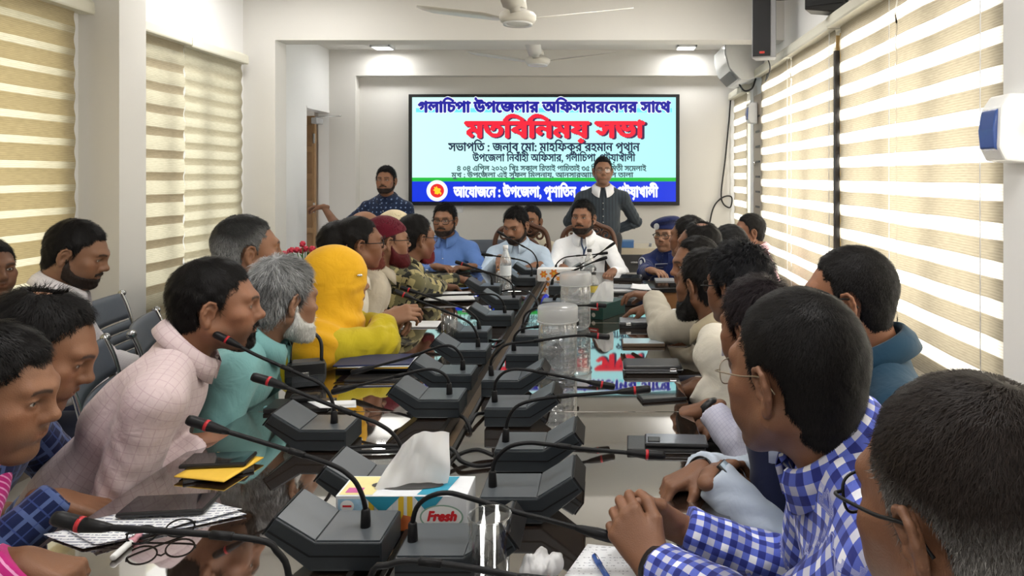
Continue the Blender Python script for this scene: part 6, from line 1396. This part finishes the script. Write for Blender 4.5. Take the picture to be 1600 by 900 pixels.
b4 = PEOPLE[-1]
h, s = HP(829, 319, 52, 6.15)
person('bearded man in ivory shirt sitting behind the carved chairs', h, 172, 178, .04, scale=s*.93, res=.0045, skin=BS, shirt=cloth('ivory cloth', lin(226, 218, 196)), hair_col=BK, strand_n=3000, beard=.0045, beard_col=BRD, shw=.17)
h, s = HP(942, 244, 44.5, 6.42)
person('standing man in dark grey shirt with white collar, hands behind his back', h, 184, 182, .0, scale=s*.97, stand=True, res=.0045, skin=BS2, shirt=cloth('dark grey cloth', lin(58, 66, 74), lin(48, 55, 62), 'stripe', .03), collar_mat=WHT, collar=dict(point=.06, flare=.036), hair_col=BK, strand_n=3500, glasses=dict(mat=GLASS_FRAME, r=.0013), shw=.185, belly=.03,
       hands={'R': FOLD((-.10, 6.62, .94), (.8, .1, -.4), hint=(-1, .25, 0), ua=.30), 'L': FOLD((.06, 6.62, .94), (-.8, .1, -.4), hint=(1, .25, 0), ua=.30)})
h, s = HP(1041, 338, 55, 5.4)
person('police officer in navy uniform with beret and spectacles', h, 152, 160, .08, pitch=-3, scale=s*.93, res=.0045, skin=BS2, shirt=cloth('navy uniform cloth', lin(22, 36, 86)), hair_col=BK, strand_n=2500, glasses=dict(mat=GLASS_FRAME, r=.0023), shw=.18, cap=dict(kind='beret', mat=cloth('navy felt', lin(20, 30, 72), rough=.95)), brow=(.02, .015, .012),
       hands={'R': FOLD((.33, 5.0, .80), (.5, -.7, 0)), 'L': FOLD((.62, 5.05, .80), (-.5, -.7, 0))})
pol = PEOPLE[-1]
# ---- right side, nearest first
person('elderly man with thinning grey hair and spectacles, nearest at the right corner', (.325, .63, 1.165), 24, 62, .05, pitch=-8, roll=-3, scale=1.0, res=.0022, skin=(.18, .084, .047), shirt=cloth('grey check cloth', lin(120, 120, 128), lin(90, 90, 98), 'grid', .02), hair='short', hair_col=(.018, .013, .011), grey=.12, grey_low=5.5, grey_col=(.36, .35, .34), strand_n=42000, strand_len=.013, strand_w=.00034, lift=.45, sp=dict(hair_t=.006, messy=.3, line=-.004), glasses=dict(mat=GLASS_FRAME, r=.0016), stubble=.35, beard_col=(.3, .3, .3), placket=False,
       hands={'L': FOLD((-.02, .55, .62), (-.8, .3, -.1)), 'R': FOLD((.0, .75, .62), (-.8, .3, -.1))})
R2C = cloth('blue and white gingham cloth', lin(232, 233, 242), lin(92, 108, 200), 'gingham', .027, lin(40, 48, 120), weave=.20)
person('man in blue and white gingham shirt with spectacles and clasped hands', (.285, 1.06, 1.165), 36, 84, .30, collar=dict(flare=.013, h=.030, point=.030, r=.064), nup=.108, nfw=.050, pitch=-6, scale=1.03, res=.0024, skin=(.200, .092, .051), shirt=R2C, hair_col=BK, strand_n=42000, strand_len=.013, strand_w=.00034, lift=.4, sp=dict(hair_t=.010, messy=.35), glasses=dict(mat=GOLD_FRAME, r=.0010), shw=.185, belly=.03, placket=False, cloth_h=.007, fold=.006,
       hands={'R': FOLD((.135, 1.345, .800), (-.80, -.05, .50), (.25, .85, .50), l=(.5, -.35, .8), curl=[(.85, 1.15, .65), (.9, 1.2, .7), (.95, 1.2, .7), (1.0, 1.2, .7)], thumb=(.5, .1), res=.0024, hint=(.2, .3, -1), sc=1.04, sl=(.070, .060, .046), cuff=.94, tone=1.0, fa=.27, ua=.30),
              'L': FOLD((.085, 1.205, .800), (-.55, .50, .60), (-.2, -.9, .45), l=(.55, .1, .8), curl=[(.75, 1.1, .6), (.8, 1.15, .6), (.85, 1.15, .6), (.9, 1.15, .6)], thumb=(.5, .1), res=.0024, hint=(.2, -.3, -1), sc=1.04, sl=(.070, .060, .046), cuff=.94, tone=1.0, fa=.27, ua=.30)})
r2 = PEOPLE[-1]
person('man leaning in pale blue shirt with a smart watch, head hidden behind the gingham shirt', (.385, 1.50, 1.085), 40, 84, .26, pitch=-12, scale=.95, res=.0035, skin=(.21, .098, .055), shirt=cloth('pale sky cloth', lin(186, 197, 212), weave=.2), hair_col=BK, strand_n=6000, shw=.17, placket=False, fold=.006, cloth_h=.007,
       hands={'R': FOLD(P3(1094, 736, 1.63), (-.85, -.35, -.18), (-.1, .1, 1), curl=(.75, 1.2, .8), thumb=(.7, .5), res=.0025, hint=(.5, .6, -.4), sl=(.068, .060, .046), cuff=.98, fa=.27, ua=.29), 'L': FOLD(P3(1113, 746, 1.56), (.45, .85, .0), (-.2, .1, 1), curl=REST, res=.0028, hint=(.7, -.5, -.4), sl=(.066, .060, .046), cuff=.98)})
rx = PEOPLE[-1]
person('man in dark teal collared shirt sitting back by the right blinds', (.553, 1.60, 1.187), 64, 84, .04, pitch=-3, scale=.93, res=.003, skin=(.26, .115, .062), shirt=cloth('dark teal cloth', lin(16, 50, 70)), hair_col=BK, strand_n=14000, strand_len=.013, lift=.4, sp=dict(messy=.4), glasses=dict(mat=GLASS_FRAME, r=.0018), placket=False, pelvis=(.66, 1.58))
h, s = HP(1182, 432, 155, 1.84)
person('man with fluffy black hair in navy, behind the gingham shirt', h, 40, 66, .16, pitch=-8, scale=.98, res=.0035, skin=S2, shirt=cloth('midnight cloth', lin(18, 24, 52)), hair_col=(.014, .010, .012), strand_n=12000, strand_len=.034, lift=.6, sp=dict(hair_t=.018, messy=1.3), placket=False,
       hands={'L': FOLD((.36, 1.75, .64), (-.7, .5, -.2)), 'R': FOLD((.36, 2.0, .64), (-.7, .5, -.2))})
h, s = HP(1152, 384, 120, 2.22)
person('man with glossy wavy black hair and lavender checked cuffs', h, 42, 66, .24, pitch=-6, scale=s*.97, res=.003, skin=S2, shirt=cloth('lavender check cloth', lin(206, 206, 224), lin(165, 165, 195), 'grid', .012), hair_col=(.009, .009, .011), strand_n=16000, strand_len=.040, lift=.75, strand_w=.0007, sp=dict(hair_t=.020, messy=2.4), glasses=dict(mat=GLASS_FRAME, r=.0018), placket=False,
       hands={'L': FOLD(P3(1108, 636, 2.13), (-.85, .3, -.25), (0, 0, 1), curl=(.5, .9, .6), res=.003, hint=(.2, -.5, -1), sl=(.064, .058, .046)), 'R': FOLD(P3(1112, 655, 2.30), (-.8, -.3, -.2), curl=REST)})
r5 = PEOPLE[-1]
h, s = HP(1098, 388, 106, 2.64)
person('full bearded man in cream kurta with khaki collar', h, 42, 66, .22, pitch=-4, scale=s*.97, res=.0032, skin=S4, shirt=cloth('cream kurta cloth', lin(222, 217, 204), weave=.24), collar_mat=cloth('khaki collar cloth', lin(176, 164, 138)), hair_col=BK, strand_n=9000, strand_len=.024, lift=.5, beard=.016, shw=.165, placket=False, fold=.006,
       hands={'L': FOLD(P3(1088, 604, 2.42), (-.75, .4, -.3), (0, 0, 1), curl=REST, res=.0032, hint=(.2, -.5, -1), sl=(.068, .064, .056), cuff=.97), 'R': FOLD(P3(1085, 600, 2.62), (-.8, .1, -.2), curl=REST)})
h, s = HP(1086, 368, 88, 3.02)
person('man with high forehead looking toward the camera side, khaki sleeves over white', h, 104, 80, .16, pitch=-6, scale=s*.95, res=.0035, skin=S2, shirt=cloth('khaki grey cloth', lin(184, 178, 164)), hair='receding', hair_col=BK, strand_n=6000, placket=False,
       hands={'L': FOLD(P3(1020, 463, 3.26), (-.9, .2, .15), (0, 0, 1), curl=(.5, .6, .4), hint=(-.3, -.6, -1), res=.0035, sl=(.072, .068, .052)), 'R': FOLD(P3(1012, 480, 3.45), (-.8, .1, -.2))})
h, s = HP(1090, 346, 78, 3.56)
person('man with thinning crown sitting behind the high forehead man', h, 62, 70, .14, scale=s, res=.004, skin=S2, shirt=CREAM, hair='receding', hair_col=BK, sp=dict(bald=(-.02, -.03, .150, .040)), strand_n=4000, placket=False)
h, s = HP(1074, 337, 66, 4.15)
person('dark haired man next to the police officer, mostly hidden', h, 55, 70, .12, scale=s, res=.0045, skin=S2, shirt=WHT, hair_col=BK, strand_n=4000, placket=False)
h, s = HP(1136, 350, 74, 3.92)
person('man with short black hair in the second row on the right', h, 50, 74, .08, scale=s*.97, res=.004, skin=S2, shirt=cloth('steel blue cloth', lin(92, 104, 124)), hair_col=(.014, .014, .015), strand_n=5000, strand_len=.014, placket=False)
h, s = HP(1170, 334, 55, 4.9)
person('man in pink shirt by the far right blinds, seen in profile', h, 96, 84, .06, scale=s, res=.0045, skin=(.21, .095, .055), shirt=cloth('pink shirt cloth', lin(232, 190, 200)), hair_col=BK, strand_n=4000, placket=False)
# ---- things worn
def worn(rec, name, m, P, F, tri=None): return mesh_np(name, P, F, m, rec[0], tri=tri)
def band(rec, side, off, r, wdt, m, name, face=None):
    S, E, W, d_, n_, l_, hd = rec[4][side]; a = nrm(W-E); c = W-a*off; x = nrm(np.cross(a, V(0, 0, 1))); y = np.cross(a, x); t = np.linspace(0, 2*PI, 28, endpoint=False); P = []
    for q in (-wdt/2, wdt/2):
        for k in (1, 1.09): P += [c+a*q+(x*math.cos(u)+y*math.sin(u))*r*k for u in t]
    P = np.array(P); F = []; n = 28; ring = lambda i: i*n
    for (i, j) in ((1, 3), (3, 2), (2, 0), (0, 1)):
        for k in range(n): F.append((ring(i)+k, ring(i)+(k+1) % n, ring(j)+(k+1) % n, ring(j)+k))
    o = worn(rec, name, m, P, np.array(F))
    if face: 
        Rb = rec[6]; up = nrm(V(0, 0, 1)-a*a[2]); sx = np.cross(a, up); cc = c+up*r*1.05
        for nm, hw, hl, z0, z1, mm in (('watch_case', .017, .020, 0, .009, BLK), ('watch_face', .0145, .0175, .009, .0098, face)):
            P = np.array([cc+sx*i*hw+a*j*hl+up*z for z in (z0, z1) for i, j in ((-1, -1), (1, -1), (1, 1), (-1, 1))]); worn(rec, nm, mm, P, np.array([(0, 1, 5, 4), (1, 2, 6, 5), (2, 3, 7, 6), (3, 0, 4, 7), (4, 5, 6, 7), (3, 2, 1, 0)]))
    return o
band(rx, -1, .012, .0335, .020, BLK, 'watch_strap', mat('watch glass', (.35, .45, .55), .05, coat=.6, noise=.1)); band(rx, 1, .002, .030, .012, BLK, 'cuff_lining'); band(r2, -1, .010, .0335, .022, BLK, 'wrist_strap'); band(r5, -1, .004, .032, .018, BLK, 'watch_strap'); band(yw, 1, .006, .031, .007, BLK, 'bangle'); 
# police insignia, lanyard, badges
def plate(rec, name, m, c, nx, ny, w, h_, n=None, t=.003, parent=None):
    """a small flat badge: centre c, axes nx and ny (world)"""
    nx, ny = nrm(nx), nrm(ny); nz = np.cross(nx, ny); a = np.linspace(0, 2*PI, n or 4, endpoint=False)+(0 if n else PI/4); k = 1 if n else 2**.5
    org, Rb = rec[5], rec[6]; P = []
    for q in (-t, t): P += [(np.array(c)+nx*w*k*math.cos(x)+ny*h_*k*math.sin(x)+nz*q-org)@Rb for x in a]
    n_ = len(a); bm = bmesh.new(); vs = [bm.verts.new(p) for p in P]; bm.faces.new(vs[n_:]); bm.faces.new(vs[:n_][::-1]); [bm.faces.new((vs[i], vs[(i+1) % n_], vs[n_+(i+1) % n_], vs[n_+i])) for i in range(n_)]
    return bm_obj(name, bm, m, parent or rec[0])
BADGE = mat('silver badge', (.55, .57, .60), .35, .4, noise=.2, nscale=300); NAVYC = mat('navy badge cloth', lin(20, 30, 72), .8, noise=.05)
NEAR = lambda rec, pred: None
def on_shirt(rec, px, py, d0):
    """the point of a person's clothes met by the ray through a pixel, so that a badge sits on the cloth"""
    sh_ = [c for c in rec[0].children if c.name.startswith('shirt')][0]; n = len(sh_.data.vertices); C = np.zeros(n*3, f32); sh_.data.vertices.foreach_get('co', C); W = C.reshape(-1, 3)@rec[6].T+rec[5]
    sx_ = VX+W[:, 0]*FPX/W[:, 1]; sy_ = VY+(CAMZ-W[:, 2])*FPX/W[:, 1]; m = np.hypot(sx_-px, sy_-py) < 6
    return W[m][np.argmin(W[m][:, 1])] if m.any() else np.array(P3(px, py, d0))
hd_ = pol[7]; f_p = np.array(hd_([[.0, .118, .078], [.02, .118, .078], [0, .118, .098]]))@pol[6].T+pol[5]; plate(pol, 'beret_badge', BADGE, f_p[0]+(f_p[1]-f_p[0])*1.2, f_p[1]-f_p[0], f_p[2]-f_p[0], .021, .024, 20)
q = on_shirt(pol, 1028, 412, 5.2); plate(pol, 'name_tag', BADGE, q+V(0, -.010, 0), V(1, 0, .05), V(0, -.25, 1), .048, .016); plate(pol, 'name_tag', NAVYC, q+V(0, -.014, 0), V(1, 0, .05), V(0, -.25, 1), .044, .012)
q = on_shirt(pol, 1003, 404, 5.3); plate(pol, 'shoulder_patch', BADGE, q+V(-.008, -.008, 0), V(.7, -.7, .1), V(0, -.1, 1), .032, .040, 20); plate(pol, 'shoulder_patch', NAVYC, q+V(-.012, -.012, 0), V(.7, -.7, .1), V(0, -.1, 1), .025, .032, 20); plate(pol, 'shoulder_patch', BADGE, q+V(-.015, -.015, 0), V(.7, -.7, .1), V(0, -.1, 1), .013, .020, 12)
q = on_shirt(pol, 1016, 384, 5.3); plate(pol, 'rank_mark', BADGE, q+V(0, -.006, .008), V(.9, -.2, -.1), V(.1, -.5, .8), .010, .016)
LAN = mat('blue lanyard', (.03, .06, .14), .6, noise=.1); pts = [on_shirt(b4, x, y, 5.3)+V(0, -.006, 0) for x, y in ((906, 366), (908, 376), (910, 386), (911, 396), (912, 404))]; tube('lanyard', (np.array(pts)-b4[5])@b4[6], .006, LAN, b4[0], 6)
pts = [on_shirt(b4, x, y, 5.3)+V(0, -.006, 0) for x, y in ((921, 366), (919, 376), (916, 386), (914, 396), (912, 404))]; tube('lanyard', (np.array(pts)-b4[5])@b4[6], .006, LAN, b4[0], 6)
